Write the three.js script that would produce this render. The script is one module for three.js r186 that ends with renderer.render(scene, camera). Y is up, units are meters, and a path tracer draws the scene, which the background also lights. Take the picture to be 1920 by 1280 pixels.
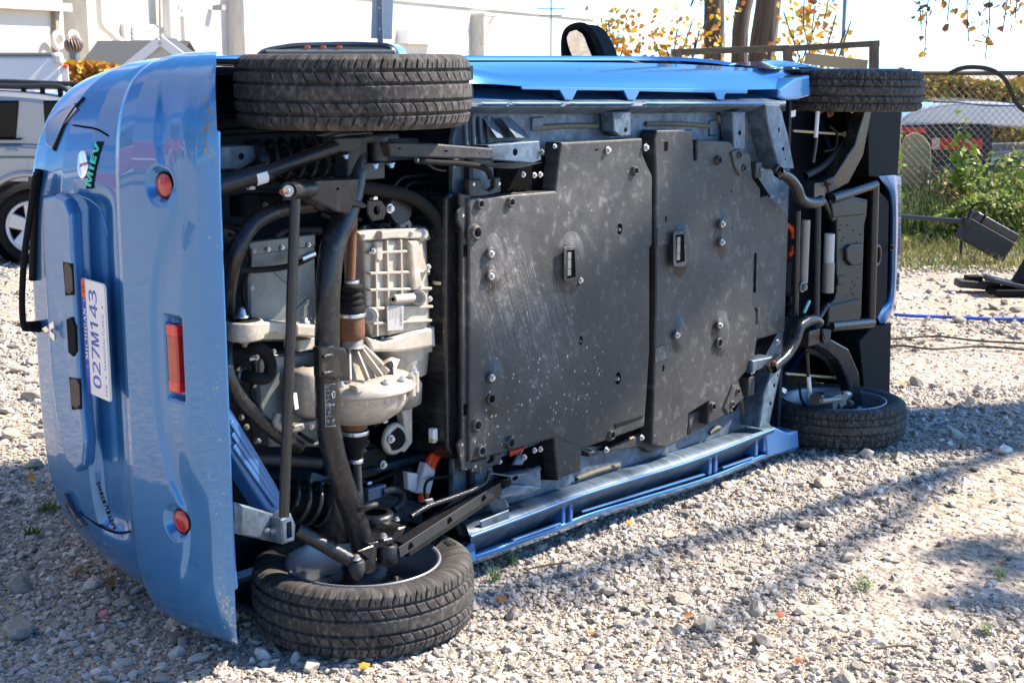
import * as THREE from 'three';
import { Sky } from 'three/addons/objects/Sky.js';
import { mergeGeometries, mergeVertices } from 'three/addons/utils/BufferGeometryUtils.js';
import { RoundedBoxGeometry } from 'three/addons/geometries/RoundedBoxGeometry.js';
import { FontLoader } from 'three/addons/loaders/FontLoader.js';
import { TextGeometry } from 'three/addons/geometries/TextGeometry.js';

// ---------------------------------------------------------------- camera, sky, sun, exposure
// world axes follow the overturned car: X = towards its nose, Y = up, Z = out of its underside
const scene = new THREE.Scene();
const FPX = 2712, PITCH = 0.1918, YAW = 0.8613;
const CAM = new THREE.Vector3(-2.495, 1.4533, 2.659);
const FW = new THREE.Vector3(Math.sin(YAW) * Math.cos(PITCH), -Math.sin(PITCH), -Math.cos(YAW) * Math.cos(PITCH));
const RT = new THREE.Vector3(Math.cos(YAW), 0, Math.sin(YAW));
const UP = new THREE.Vector3().crossVectors(RT, FW);
const camera = new THREE.PerspectiveCamera(2 * Math.atan(640 / FPX) * 180 / Math.PI, 1920 / 1280, 0.1, 900);
camera.position.copy(CAM);
camera.up.set(0, 1, 0);
camera.lookAt(CAM.clone().add(FW));
camera.focus = 4.5;
camera.userData.fStop = 10;
const SUN_AZ = 36 * Math.PI / 180, SUN_EL = 44 * Math.PI / 180;     // azimuth from +X towards +Z
const SUN = new THREE.Vector3(Math.cos(SUN_EL) * Math.cos(SUN_AZ), Math.sin(SUN_EL), Math.cos(SUN_EL) * Math.sin(SUN_AZ));
const sky = new Sky();
sky.name = 'sky'; sky.userData.kind = 'structure';
sky.scale.setScalar(800);
sky.material.uniforms.sunPosition.value.copy(SUN);
sky.material.uniforms.turbidity.value = 3;
sky.material.uniforms.rayleigh.value = .9;
sky.material.uniforms.mieCoefficient.value = 0.004;
sky.material.uniforms.mieDirectionalG.value = 0.8;
scene.add(sky);
scene.environmentIntensity = 0.165;
const sun = new THREE.DirectionalLight(0xfff0dc, 5.0);
sun.position.copy(SUN).multiplyScalar(40); sun.castShadow = true;
sun.shadow.mapSize.set(4096, 4096);
Object.assign(sun.shadow.camera, { left: -16, right: 16, top: 16, bottom: -16, near: 1, far: 120 });
scene.add(sun, sun.target);
const renderer = new THREE.WebGLRenderer({ antialias: true });
renderer.toneMapping = THREE.LinearToneMapping;
renderer.toneMappingExposure = 2.5;
renderer.shadowMap.enabled = true;

// ---------------------------------------------------------------- helpers
let seed = 7;
const rnd = () => { seed = (seed * 1664525 + 1013904223) >>> 0; return seed / 4294967296; };
const rr = (a, b) => a + (b - a) * rnd();
const V = (x, y, z) => new THREE.Vector3(x, y, z);
const clamp = (x, a = 0, b = 1) => Math.min(b, Math.max(a, x));
const ss = (a, b, x) => { const t = clamp((x - a) / (b - a)); return t * t * (3 - 2 * t); };
const lerp = (a, b, t) => a + (b - a) * t;
const ray = (x, y) => FW.clone().addScaledVector(RT, (x - 960) / FPX).addScaledVector(UP, -(y - 640) / FPX);
let ZOFF = 0;                                                           // the body hangs back from the drooped wheels by this much
const at = (x, y, Z) => { const d = ray(x, y); return CAM.clone().addScaledVector(d, (Z + ZOFF - CAM.z) / d.z); };
const gd = (x, y, Y = 0) => { const d = ray(x, y); return CAM.clone().addScaledVector(d, (Y - CAM.y) / d.y); };
const atX = (x, y, X) => { const d = ray(x, y); return CAM.clone().addScaledVector(d, (X - CAM.x) / d.x); };
const atD = (x, y, D) => CAM.clone().addScaledVector(ray(x, y), D);      // D = depth along the view axis
const depth = p => p.clone().sub(CAM).dot(FW);
const px2m = (px, p) => px * depth(p) / FPX;
const caster = new THREE.Raycaster();
function hit(x, y, mesh) {
  mesh.updateMatrixWorld(true);
  caster.set(CAM, ray(x, y).normalize());
  const h = caster.intersectObject(mesh, false)[0];
  if (!h) return null;
  const n = h.face.normal.clone().transformDirection(mesh.matrixWorld);
  if (n.dot(caster.ray.direction) > 0) n.negate();
  return { p: h.point, n };
}
function hash(x, y) { let h = Math.imul(x | 0, 374761393) + Math.imul(y | 0, 668265263); h = Math.imul(h ^ (h >>> 13), 1274126177); return ((h ^ (h >>> 16)) >>> 0) / 4294967296; }
function vnoise(x, y) { const i = Math.floor(x), j = Math.floor(y), u = x - i, v = y - j, a = u * u * (3 - 2 * u), b = v * v * (3 - 2 * v); return lerp(lerp(hash(i, j), hash(i + 1, j), a), lerp(hash(i, j + 1), hash(i + 1, j + 1), a), b); }
const fbm = (x, y, o = 4) => { let s = 0, a = .5, t = 0; for (let k = 0; k < o; k++) { s += a * vnoise(x, y); t += a; x = x * 2.03 + 17; y = y * 2.03 + 31; a *= .5; } return s / t; };
function dataTex(w, h, fn, srgb = true, rep = [1, 1]) {               // fn(u,v) -> [r,g,b] 0..1
  const d = new Uint8Array(w * h * 4);
  for (let j = 0; j < h; j++) for (let i = 0; i < w; i++) { const c = fn(i / w, j / h), k = (j * w + i) * 4; for (let q = 0; q < 3; q++) d[k + q] = clamp(c[q]) * 255; d[k + 3] = 255; }
  const t = new THREE.DataTexture(d, w, h); t.wrapS = t.wrapT = THREE.RepeatWrapping; t.magFilter = THREE.LinearFilter; t.minFilter = THREE.LinearMipmapLinearFilter; t.generateMipmaps = true;
  if (srgb) t.colorSpace = THREE.SRGBColorSpace; t.repeat.set(...rep); t.needsUpdate = true; return t;
}
function canvasTex(w, h, draw) { const c = document.createElement('canvas'); c.width = w; c.height = h; draw(c.getContext('2d'), w, h); const t = new THREE.CanvasTexture(c); t.colorSpace = THREE.SRGBColorSpace; t.wrapS = t.wrapT = THREE.RepeatWrapping; return t; }
const used = {};
const numbered = n => { const k = used[n] = (used[n] ?? -1) + 1; return k ? `${n}_${String(k).padStart(3, '0')}` : n; };
function part(name, geo, mat, parent) { const m = new THREE.Mesh(geo, mat); m.name = name; m.castShadow = m.receiveShadow = true; parent.add(m); return m; }
function thing(name, label, category, group, pos) { const g = new THREE.Group(); g.name = numbered(name); g.userData = { label, category }; if (group) g.userData.group = group; if (pos) g.position.copy(pos); scene.add(g); return g; }
function tag(m, label, category, group) { Object.assign(m.userData, { label, category }); if (group) m.userData.group = group; return m; }
function solo(name, geo, mat, label, category, group) { return tag(part(numbered(name), geo, mat, scene), label, category, group); }
function struct(name, geo, mat) { const m = part(numbered(name), geo, mat, scene); m.userData.kind = 'structure'; return m; }
const merge = a => mergeGeometries(a.map(g => g.index ? g.toNonIndexed() : g).map(g => { for (const k of Object.keys(g.attributes)) if (!['position', 'normal', 'uv'].includes(k)) g.deleteAttribute(k); return g; }));
const M = (c, r = .6, m = 0, o = {}) => new THREE.MeshStandardMaterial({ color: c, roughness: r, metalness: m, side: THREE.DoubleSide, ...o });
const MP = (c, r, m, o = {}) => new THREE.MeshPhysicalMaterial({ color: c, roughness: r, metalness: m, side: THREE.DoubleSide, ...o });
// grid surface from fn(i,j) -> Vector3, uv in metres
function grid(nu, nv, fn, uvf) {
  const pos = [], uv = [], idx = [];
  for (let j = 0; j <= nv; j++) for (let i = 0; i <= nu; i++) { const p = fn(i / nu, j / nv, i, j); pos.push(p.x, p.y, p.z); const q = uvf ? uvf(p, i / nu, j / nv) : [p.y, p.z]; uv.push(q[0], q[1]); }
  for (let j = 0; j < nv; j++) for (let i = 0; i < nu; i++) { const a = j * (nu + 1) + i; idx.push(a, a + 1, a + nu + 2, a, a + nu + 2, a + nu + 1); }
  const g = new THREE.BufferGeometry(); g.setAttribute('position', new THREE.Float32BufferAttribute(pos, 3)); g.setAttribute('uv', new THREE.Float32BufferAttribute(uv, 2)); g.setIndex(idx); g.computeVertexNormals(); return g;
}
function resample(pts, n) {                                            // polyline -> n+1 points, evenly spaced
  const L = [0]; for (let i = 1; i < pts.length; i++) L.push(L[i - 1] + pts[i].distanceTo(pts[i - 1]));
  const out = []; let k = 0;
  for (let i = 0; i <= n; i++) { const s = L[L.length - 1] * i / n; while (k < pts.length - 2 && L[k + 1] < s) k++; out.push(pts[k].clone().lerp(pts[k + 1], (s - L[k]) / Math.max(1e-9, L[k + 1] - L[k]))); }
  return out;
}
function tubeG(pts, r, seg = 10, n) { const c = new THREE.CatmullRomCurve3(pts, false, 'centripetal'); return new THREE.TubeGeometry(c, n ?? Math.max(2, pts.length * 6), r, seg, false); }
function cylG(a, b, r0, r1 = r0, seg = 16) {
  const d = b.clone().sub(a), g = new THREE.CylinderGeometry(r1, r0, d.length(), seg, 1);
  g.applyQuaternion(new THREE.Quaternion().setFromUnitVectors(V(0, 1, 0), d.clone().normalize())); g.translate(...a.clone().add(b).multiplyScalar(.5).toArray()); return g;
}
function boxG(w, h, d, r = .003, seg = 1) { return new RoundedBoxGeometry(w, h, d, seg, Math.min(r, w / 2.1, h / 2.1, d / 2.1)); }
function barG(a, b, w, h, r = .004, upv = V(0, 1, 0)) {                // box beam from a to b
  const d = b.clone().sub(a), L = d.length(); d.normalize(); const s = new THREE.Vector3().crossVectors(upv, d).normalize(), u = new THREE.Vector3().crossVectors(d, s);
  const g = boxG(w, h, L, r); g.applyMatrix4(new THREE.Matrix4().makeBasis(s, u, d.clone())); g.translate(...a.clone().add(b).multiplyScalar(.5).toArray()); return g;
}
const place = (g, p) => (g.translate(p.x, p.y, p.z), g);
function orient(g, p, n, up = V(0, 1, 0)) {                            // local +Z to n, local +Y towards up
  const z = n.clone().normalize(), x = new THREE.Vector3().crossVectors(up, z).normalize(), y = new THREE.Vector3().crossVectors(z, x);
  g.applyMatrix4(new THREE.Matrix4().makeBasis(x, y, z)); return place(g, p);
}
// plate traced on the plane Z, front face there, th thick behind it
function plateG(pts, Z, th, bevel = .003, holes = [], seg = 1) {
  const s = new THREE.Shape(pts.map(q => { const p = at(q[0], q[1], Z); return new THREE.Vector2(p.x, p.y); }));
  for (const h of holes) {
    const path = new THREE.Path();
    if (h.length === 4 && typeof h[0] === 'number') { const c = at(h[0], h[1], Z), rx = px2m(h[2], c) / Math.cos(YAW) , ry = px2m(h[3], c); path.absellipse(c.x, c.y, rx, ry, 0, Math.PI * 2, true); }
    else { const v = h.map(q => { const p = at(q[0], q[1], Z); return new THREE.Vector2(p.x, p.y); }); path.setFromPoints(THREE.ShapeUtils.isClockWise(v) ? v : v.reverse()); path.closePath(); }
    s.holes.push(path);
  }
  const g = new THREE.ExtrudeGeometry(s, { depth: th - 2 * bevel, bevelEnabled: bevel > 0, bevelSize: bevel, bevelThickness: bevel, bevelOffset: -bevel, bevelSegments: seg, curveSegments: 14 });
  g.translate(0, 0, Z + ZOFF - th + bevel); return g;
}
const font = await new FontLoader().loadAsync('fonts/droid/droid_sans_bold.typeface.json');
// ---------------------------------------------------------------- materials of the car
const mottle = dataTex(512, 512, (u, v) => { const n = fbm(u * 40, v * 40, 5), m = fbm(u * 9 + 5, v * 9, 4); const k = .72 + .42 * (n - .5) + .35 * (m - .5); return [k, k, k]; }, true);
const gritBump = dataTex(512, 512, (u, v) => { const k = .5 + .5 * (fbm(u * 110, v * 110, 3) - .5); return [k, k, k]; }, false);
function scaled(t, s) { const c = t.clone(); c.repeat.set(s, s); c.needsUpdate = true; return c; }
const paintC = '#2a66b4';
const mPaint = MP('#3579b4', .32, .45, { clearcoat: 1, clearcoatRoughness: .012 });
const mUnder = M('#71879b', .5, .25, { map: scaled(mottle, 1.5) });
const mUnderBlue = MP('#3f70a8', .42, .35, { clearcoat: .6, clearcoatRoughness: .2 });
const mNavy = M('#16243a', .55, .2, { map: scaled(mottle, 2) });
const mBlackMetal = M('#26272a', .40, .3, { roughnessMap: scaled(mottle, 4), bumpMap: scaled(gritBump, 6), bumpScale: .0004 });
mBlackMetal.color.set('#ffffff'); mBlackMetal.map = canvasTex(512, 512, (c, w, h) => { c.fillStyle = '#26272a'; c.fillRect(0, 0, w, h); for (let k = 0; k < 260; k++) { const b = 50 + 40 * rnd(); c.fillStyle = `rgba(${b * 1.05},${b},${b * .9},${.15 + .25 * rnd()})`; c.beginPath(); c.ellipse(rnd() * w, rnd() * h, 4 + 26 * rnd(), 3 + 12 * rnd(), rnd() * 3, 0, 7); c.fill(); } for (let k = 0; k < 340; k++) { const b = 130 + 110 * rnd(); c.fillStyle = `rgba(${b},${b},${b},${.3 + .6 * rnd()})`; c.beginPath(); c.ellipse(rnd() * w, rnd() * h, .4 + 1.7 * rnd() ** 3, .4 + 1.7 * rnd() ** 3, 0, 0, 7); c.fill(); } }); mBlackMetal.map.repeat.set(3, 1);
const mDustMetal = M('#4b4b4c', .6, .2, { map: scaled(mottle, 5) });
const mBlackPlastic = MP('#0e0f11', .75, 0, { specularIntensity: .45 });
const mRubber = MP('#161616', .8, 0, { specularIntensity: .5 });
const softTex = dataTex(256, 256, (u, v) => { const n = .86 + .22 * (fbm(u * 14, v * 14, 4) - .5) + .08 * (hash(u * 256, v * 256) - .5); return [n, n * .985, n * .96]; });
const mAlu = M('#cfc8bd', .5, .2, { map: scaled(softTex, 3), bumpMap: scaled(gritBump, 5), bumpScale: .0006 });
const mAluDark = M('#9a9896', .5, .35, { map: scaled(softTex, 3) });
const mGalv = M('#868f94', .42, .45, { map: scaled(softTex, 2) });
const mRust = M('#8a5230', .85, .15, { map: dataTex(256, 256, (u, v) => { const n = fbm(u * 22, v * 22, 4), m = fbm(u * 60, v * 60, 2); const k = clamp(n * 1.5 - .25); return [lerp(.30, .56, k) + .1 * (m - .5), lerp(.19, .40, k), lerp(.13, .29, k)]; }), color: 0xffffff });
mRust.map.repeat.set(6, 6);
const mZinc = M('#c9cbcf', .3, .85);
const mChrome = M('#e4e6ea', .12, 1);
const mSteelRim = M('#a4a8ae', .4, .55);
const mRed = MP('#a81216', .25, 0, { clearcoat: 1, clearcoatRoughness: .05 });
const mOrange = M('#e2491a', .5, 0);
const mWhite = M('#e6e6e2', .55, 0);
const mSleeve = M('#b5b3b4', .5, 0);
const mTan = M('#c9b58a', .6, 0);
const mHoleShade = MP('#050506', .95, 0, { specularIntensity: .2 });  // black standing in for shade inside holes; seams and pins use it too
const mGlassDark = MP('#10151b', .06, 0, { clearcoat: 1 });
const mMirror = M('#dfe4ea', .03, 1);
const mGreenBlack = M('#1f2827', .45, .2, { map: scaled(mottle, 3) });
const mSealer = M('#8d8770', .8, 0, { map: scaled(mottle, 6) });
const mTyre = M('#ffffff', .86, 0, { map: dataTex(1024, 256, (u, v) => { const n = fbm(u * 60, v * 16, 5), m = fbm(u * 200 + 9, v * 50, 3); const k = .15 + .17 * n * n * 2 + .1 * (m - .5); return [k * 1.03, k * .985, k * .94]; }) });
const mPan = M('#ffffff', .54, .0, { bumpMap: scaled(gritBump, 2.2), bumpScale: .0012 });
{ // dusty, scratched black plastic; canvas covers X 0.2..2.0 and Y 0.15..1.3
  const PX = x => (x - .2) / 1.8 * 2048, PY = y => (1.3 - y) / 1.15 * 1308;
  mPan.map = canvasTex(2048, 1308, (c, w, h) => {
    const im = c.createImageData(w, h), d = im.data;
    for (let j = 0; j < h; j++) for (let i = 0; i < w; i++) {
      const n = fbm(i / 260, j / 260, 4), s = fbm(i / 26 + j / 90, j / 26 - i / 60, 3), g = hash(i, j);
      const k = 38 + 42 * clamp(n * 1.7 - .5) * (.4 + s) + 13 * (g - .5) + 22 * ss(.62, .8, s);
      const q = (j * w + i) * 4; d[q] = k * 1.0; d[q + 1] = k * .98; d[q + 2] = k * .965; d[q + 3] = 255;
    }
    c.putImageData(im, 0, 0);
    c.lineCap = 'round';
    for (let k = 0; k < 700; k++) {                                    // stone scuffs, mostly on the rear upper half
      const a = .75 + .35 * (rnd() - .5), L = (rnd() ** 2) * 130 + 8, gx = (rnd() + rnd()) / 2, x = PX(.26 + .6 * gx), y = PY(1.10 - .5 * (rnd() + gx) / 2 - .08 * rnd()), b = 110 + 120 * rnd();
      c.strokeStyle = `rgba(${b},${b},${b * .97},${.12 + .4 * rnd()})`; c.lineWidth = .7 + 1.5 * rnd() ** 2; c.setLineDash([3 + 26 * rnd(), 2 + 12 * rnd()]);
      c.beginPath(); c.moveTo(x, y); c.lineTo(x + L * Math.cos(a) * .55, y + L * Math.sin(a) * 1.5); c.stroke();
    }
    for (let k = 0; k < 2200; k++) {                                   // fine curly scuffs
      const x = rnd() * w, y = rnd() * h, a = rr(-.9, .5), L = rr(4, 34), b = 90 + 60 * rnd(); c.setLineDash([]);
      c.strokeStyle = `rgba(${b},${b * .98},${b * .93},${.08 + .2 * rnd()})`; c.lineWidth = .6 + rnd();
      c.beginPath(); c.moveTo(x, y); c.quadraticCurveTo(x + L * .6 * Math.cos(a) + rr(-6, 6), y + L * .6 * Math.sin(a) + rr(-6, 6), x + L * Math.cos(a), y + L * Math.sin(a)); c.stroke();
    }
    for (let k = 0; k < 1000; k++) { const b = 100 + 90 * rnd(), r = rnd() ** 4 * 4 + .5; c.fillStyle = `rgba(${b},${b},${b * .96},${.25 + .5 * rnd()})`; c.beginPath(); { const x = rnd() * w, y = rnd() * h; if (fbm(x / 140 + 40, y / 140, 3) < .48) continue; c.ellipse(x, y, r, r * rr(.6, 1.5), 0, 0, 7); }; c.fill(); }
    for (let k = 0; k < 130; k++) { const b = 170 + 70 * rnd(), r = 1 + 3 * rnd(); c.fillStyle = `rgba(${b},${b},${b},.8)`; c.beginPath(); c.ellipse(PX(rr(.3, .95)), PY(rr(.4, .62)), r * .7, r * 1.3, .4, 0, 7); c.fill(); }
  });
}
const panUV = g => { const p = g.attributes.position, u = g.attributes.uv; for (let i = 0; i < p.count; i++) u.setXY(i, (p.getX(i) - .2) / 1.8, (p.getY(i) - .15) / 1.15); return g; };

// ---------------------------------------------------------------- the overturned car
const car = thing('overturned_car', 'blue hatchback lying on its side, underbody and black battery cover exposed', 'car');
const P = (name, geo, mat, parent = car) => part(name, geo, mat, parent);
const YC = .752;
const knots = (tab, Z, k) => { for (let i = 1; i < tab.length; i++) if (Z >= tab[i][0]) { const t = (Z - tab[i][0]) / (tab[i - 1][0] - tab[i][0]); return lerp(tab[i][k], tab[i - 1][k], t); } return tab[tab.length - 1][k]; };
const sp = (x, e) => Math.sign(x) * Math.abs(x) ** e;
// rear bumper: plan curves (super-ellipses) stacked from the lip to the crease
const BT = [[.058, -.474, .750], [.04, -.486, .738], [.01, -.496, .730], [-.04, -.505, .728], [-.12, -.513, .728], [-.2, -.517, .727], [-.255, -.519, .726], [-.275, -.515, .725], [-.287, -.505, .72]];
const BN = [[.058, 8, -.469], [.05, 8, -.463], [.042, 8, -.456], [.03, 8, -.445], [0, 7.8, -.418], [-.05, 7.7, -.38], [-.1, 7.6, -.335], [-.2, 7.5, -.275], [-.287, 6.6, -.25]];
const bumperPlan = Z => {
  const xr = knots(BT, Z, 1), w = knots(BT, Z, 2), n = knots(BN, Z, 1), xm = .1, a = xm - xr, end = knots(BN, Z, 2), out = [];
  for (let k = 0; k <= 1400; k++) { const t = (k / 1400 - .5) * Math.PI, X = xm - a * sp(Math.cos(t), 2 / n); if (X > end) continue; out.push(V(X, YC + .014 * ss(0, .058, Z) + w * sp(Math.sin(t), 2 / n), Z)); }
  return resample(out, 300);
};
const NV = 110, rowsB = []; for (let j = 0; j <= NV; j++) rowsB.push(bumperPlan(lerp(.058, -.287, j / NV)));
const baseBumper = new THREE.Mesh(grid(300, NV, (u, v, i, j) => rowsB[j][i]), mPaint);
const onB = (x, y) => { const h = hit(x, y, baseBumper); return h ? h.p : atX(x, y, -.5); };
const charLine = [[302, 150], [296, 200], [293, 270], [303, 322], [322, 360], [322, 400], [308, 440], [292, 490], [285, 560], [285, 640], [290, 730], [300, 820], [318, 900], [340, 950], [349, 990], [346, 1040], [338, 1090]].map(q => onB(...q));
const bowls = [onB(296, 348), onB(329, 980)], slot = [onB(322, 606), onB(326, 738)];
function lineDist(p) { let best = 9, sgn = 1; for (let i = 1; i < charLine.length; i++) { const a = charLine[i - 1], b = charLine[i], dy = b.y - a.y, dz = b.z - a.z, t = clamp(((p.y - a.y) * dy + (p.z - a.z) * dz) / (dy * dy + dz * dz)), ey = p.y - a.y - t * dy, ez = p.z - a.z - t * dz, d = Math.hypot(ey, ez); if (d < best) { best = d; sgn = ez > 0 ? 1 : -1; } } return best * sgn; }
const bumperGeo = grid(300, NV, (u, v, i, j) => {
  const p = rowsB[j][i].clone(); let d = 0;
  if (p.y > charLine[charLine.length - 1].y - .02 && p.y < charLine[0].y + .02) { const e = lineDist(p), f = ss(charLine[charLine.length - 1].y - .02, charLine[charLine.length - 1].y + .05, p.y) * (1 - ss(charLine[0].y - .05, charLine[0].y + .02, p.y)); d += f * (.007 * ss(-.008, .008, e) * (1 - ss(.02, .1, e)) + .0); }
  for (const c of bowls) { const r = Math.hypot(p.y - c.y, (p.z - c.z)); d += .024 * (1 - ss(.022, .046, r)); }
  { const c = slot[0].clone().add(slot[1]).multiplyScalar(.5), hy = Math.abs(slot[0].y - slot[1].y) / 2 + .006, hz = .024, q = Math.max(Math.abs(p.y - c.y) - hy, Math.abs(p.z - c.z) - hz); d += .018 * (1 - ss(0, .012, q)); }
  p.x += d; return p;
}, p => [p.y / 1.5, (p.z + .3) / .4]);
const mBumper = mPaint.clone(); mBumper.color.set(0xffffff);
mBumper.map = canvasTex(2048, 512, (c, w, h) => {
  c.fillStyle = '#3579b4'; c.fillRect(0, 0, w, h);
  const spot = (y, z, n, sy, sz, pale) => { for (let k = 0; k < n; k++) { const Y = y + (rnd() + rnd() - 1) * sy, Z = z + (rnd() + rnd() - 1) * sz, r = .5 + 3.6 * rnd() ** 4; c.fillStyle = pale ? `rgba(190,170,140,${.4 + .5 * rnd()})` : `rgba(${120 + 40 * rnd()},${95 + 25 * rnd()},75,${.4 + .5 * rnd()})`; c.beginPath(); c.ellipse(Y / 1.5 * w, (1 - (Z + .3) / .4) * h, r * 1.6, r, rr(-.5, .5), 0, 7); c.fill(); } };
  spot(1.30, .04, 300, .1, .03, 0); spot(.17, .035, 170, .07, .03, 1); spot(.7, .04, 40, .6, .03, 1);
});
P('rear_bumper', bumperGeo, mBumper).userData.label = 'blue rear bumper with scraped lower lip';
P('bumper_lip', grid(300, 3, (u, v, i, j) => { const p = rowsB[0][i].clone(); p.x += [0, .003, .008, .014][j]; p.z += [0, .004, .002, -.008][j]; p.y += (YC - p.y) * [0, .003, .01, .02][j]; return p; }), mPaint);
// reflectors
bowls.forEach(c => { const q = c.clone(); q.x += .017; const g = new THREE.SphereGeometry(.028, 28, 10, 0, Math.PI * 2, 0, Math.PI / 2); g.scale(1, .28, 1.12); g.rotateZ(Math.PI / 2); const o = P('round_reflector', place(g, q), mRed); const rg = new THREE.TorusGeometry(.0285, .0025, 8, 30); rg.rotateY(Math.PI / 2); rg.scale(1, 1, 1.1); P('reflector_rim', place(rg, q), mBlackPlastic, o); });
{ const c = slot[0].clone().add(slot[1]).multiplyScalar(.5); c.x += .008; const H = Math.abs(slot[0].y - slot[1].y); P('rear_fog_lamp', place(boxG(.022, H * .97, .040, .006, 2), c), mRed); for (const s of [-1, 1]) P('lamp_band', place(boxG(.0225, H * .18, .0405, .005, 2), c.clone().add(V(-.0006, s * H * .395, 0))), MP('#d11a1c', .2, 0, { clearcoat: 1 })); }

// body above the bumper: rings stacked along the car's height
const RT_ = [[-.27, -.470, 3.02, .700, 5], [-.285, -.492, 3.05, .716, 5], [-.42, -.497, 3.05, .716, 5], [-.55, -.492, 2.98, .712, 4.6], [-.66, -.481, 2.85, .70, 4.2], [-.74, -.468, 2.7, .688, 4], [-.80, -.425, 2.5, .655, 4], [-1.0, -.26, 2.15, .585, 4], [-1.2, -.08, 1.78, .51, 4], [-1.28, .02, 1.5, .45, 4], [-1.32, .3, 1.1, .3, 3]];
const bodyX = (Y, Z) => { const xr = knots(RT_, Z, 1), w = knots(RT_, Z, 3), n = knots(RT_, Z, 4), q = clamp(Math.abs(Y - YC) / w, 0, .9999); return .1 - (.1 - xr) * (1 - q ** n) ** (1 / n); };
const plateDip = p => { // hollow for the licence plate
  const y = p.y - .70, q = Math.max(Math.abs(y) - .40, 0) / .05, z = ss(-.485, -.475, p.z) * (1 - ss(-.40, -.315, p.z)); return .03 * z * (1 - ss(0, 1, q));
};
function bodyRing(Z) {
  const xr = knots(RT_, Z, 1), xf = knots(RT_, Z, 2), w = knots(RT_, Z, 3), n = knots(RT_, Z, 4), out = [];
  for (let k = 0; k <= 800; k++) { const t = -Math.PI / 2 + k / 800 * Math.PI; out.push(V(.1 - (.1 - xr) * sp(Math.cos(t), 2 / n), YC + w * sp(Math.sin(t), 2 / n), Z)); }
  for (let k = 1; k <= 800; k++) { const t = Math.PI / 2 + k / 800 * Math.PI; out.push(V(1.5 - (xf - 1.5) * sp(Math.cos(t), 2 / 3), YC + w * sp(Math.sin(t), 2 / 3), Z)); }
  return resample(out, 420);
}
function shell(name, z0, z1, nv, mat, dip) {
  const rows = []; for (let j = 0; j <= nv; j++) rows.push(bodyRing(lerp(z0, z1, j / nv)));
  return P(name, grid(420, nv, (u, v, i, j) => { const p = rows[j][i].clone(); if (dip && p.x < -.2) p.x += plateDip(p); return p; }, p => [p.y, p.z]), mat);
}
const bodyShell = shell('body_shell', -.272, -.745, 64, mPaint, true);
shell('window_glass', -.747, -1.19, 14, mGlassDark);
const roofM = shell('roof_panel', -1.192, -1.319, 10, mPaint);
P('roof_panel', place(new THREE.CylinderGeometry(.36, .36, .004, 40).rotateX(Math.PI / 2).scale(1.25, .86, 1), V(.7, YC, -1.318)), mPaint, car);
for (const s of [-1, 1]) for (const X of [.05, .6, 1.3, 1.9]) { const pts = []; for (let k = 0; k <= 6; k++) { const Z = lerp(-.74, -1.2, k / 6), w = knots(RT_, Z, 3); pts.push(V(X + (X < 0 ? .1 : -.1) * k / 6 * (X > 1.5 ? 3 : 1), YC + s * (w * (X < 0 ? .985 : 1) + .002), Z)); } P('window_pillar', tubeG(pts, .014, 8), mPaint); }

// wrap traced outlines onto the tailgate: local (a = Y, b = -Z, h = height above the shell)
const hy = (x, y, h = 0) => { let p = atX(x, y, -.49 - h); for (let k = 0; k < 8; k++) p = atX(x, y, lerp(p.x, bodyX(p.y, Math.min(-.275, p.z)) - h, .7)); return [p.y, -p.z]; };
function wrapG(pts, h, th, bevel, seg = 2) {
  const s = new THREE.Shape(pts.map(q => new THREE.Vector2(...hy(q[0], q[1], h + th))));
  const g = new THREE.ExtrudeGeometry(s, { depth: th, bevelEnabled: bevel > 0, bevelSize: bevel, bevelThickness: bevel, bevelOffset: -bevel, bevelSegments: seg, curveSegments: 8 }), p = g.attributes.position;
  for (let i = 0; i < p.count; i++) { const a = p.getX(i), b = p.getY(i), z = p.getZ(i); p.setXYZ(i, bodyX(a, -b) + plateDip({ y: a, z: -b }) * 0 - h - z, a, -b); }
  g.computeVertexNormals(); return g;
}
{
  const gar = P('tailgate_garnish', wrapG([[84, 366], [110, 362], [128, 372], [138, 400], [141, 470], [143, 500], [146, 560], [154, 700], [162, 790], [166, 830], [162, 872], [148, 884], [128, 862], [112, 800], [98, 700], [90, 560], [84, 450]], 0, .016, .010, 3), mPaint);
  for (const [x0, y0, x1, y1] of [[119, 492, 134, 552], [131, 708, 148, 766]]) { const a = wrapG([[x0, y0 + 6], [x0 + 4, y0], [x1 - 4, y0 + 4], [x1, y0 + 12], [x1 + 2, y1 - 8], [x1 - 4, y1], [x0 + 8, y1 - 2], [x0 + 3, y1 - 8]], .0255, .0022, .001); P('plate_lamp', a, MP('#26262b', .35, 0), gar); P('lamp_bezel', wrapG([[x0 - 2, y0 - 1], [x1 + 1, y0 + 2], [x1 + 4, y1 + 1], [x0 + 3, y1 + 2]], .0235, .0025, .0008), mBlackPlastic, gar); }
  P('tailgate_handle', wrapG([[124, 598], [134, 594], [140, 612], [142, 660], [136, 668], [128, 660]], .026, .004, .002), mBlackPlastic, gar);
}
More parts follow.
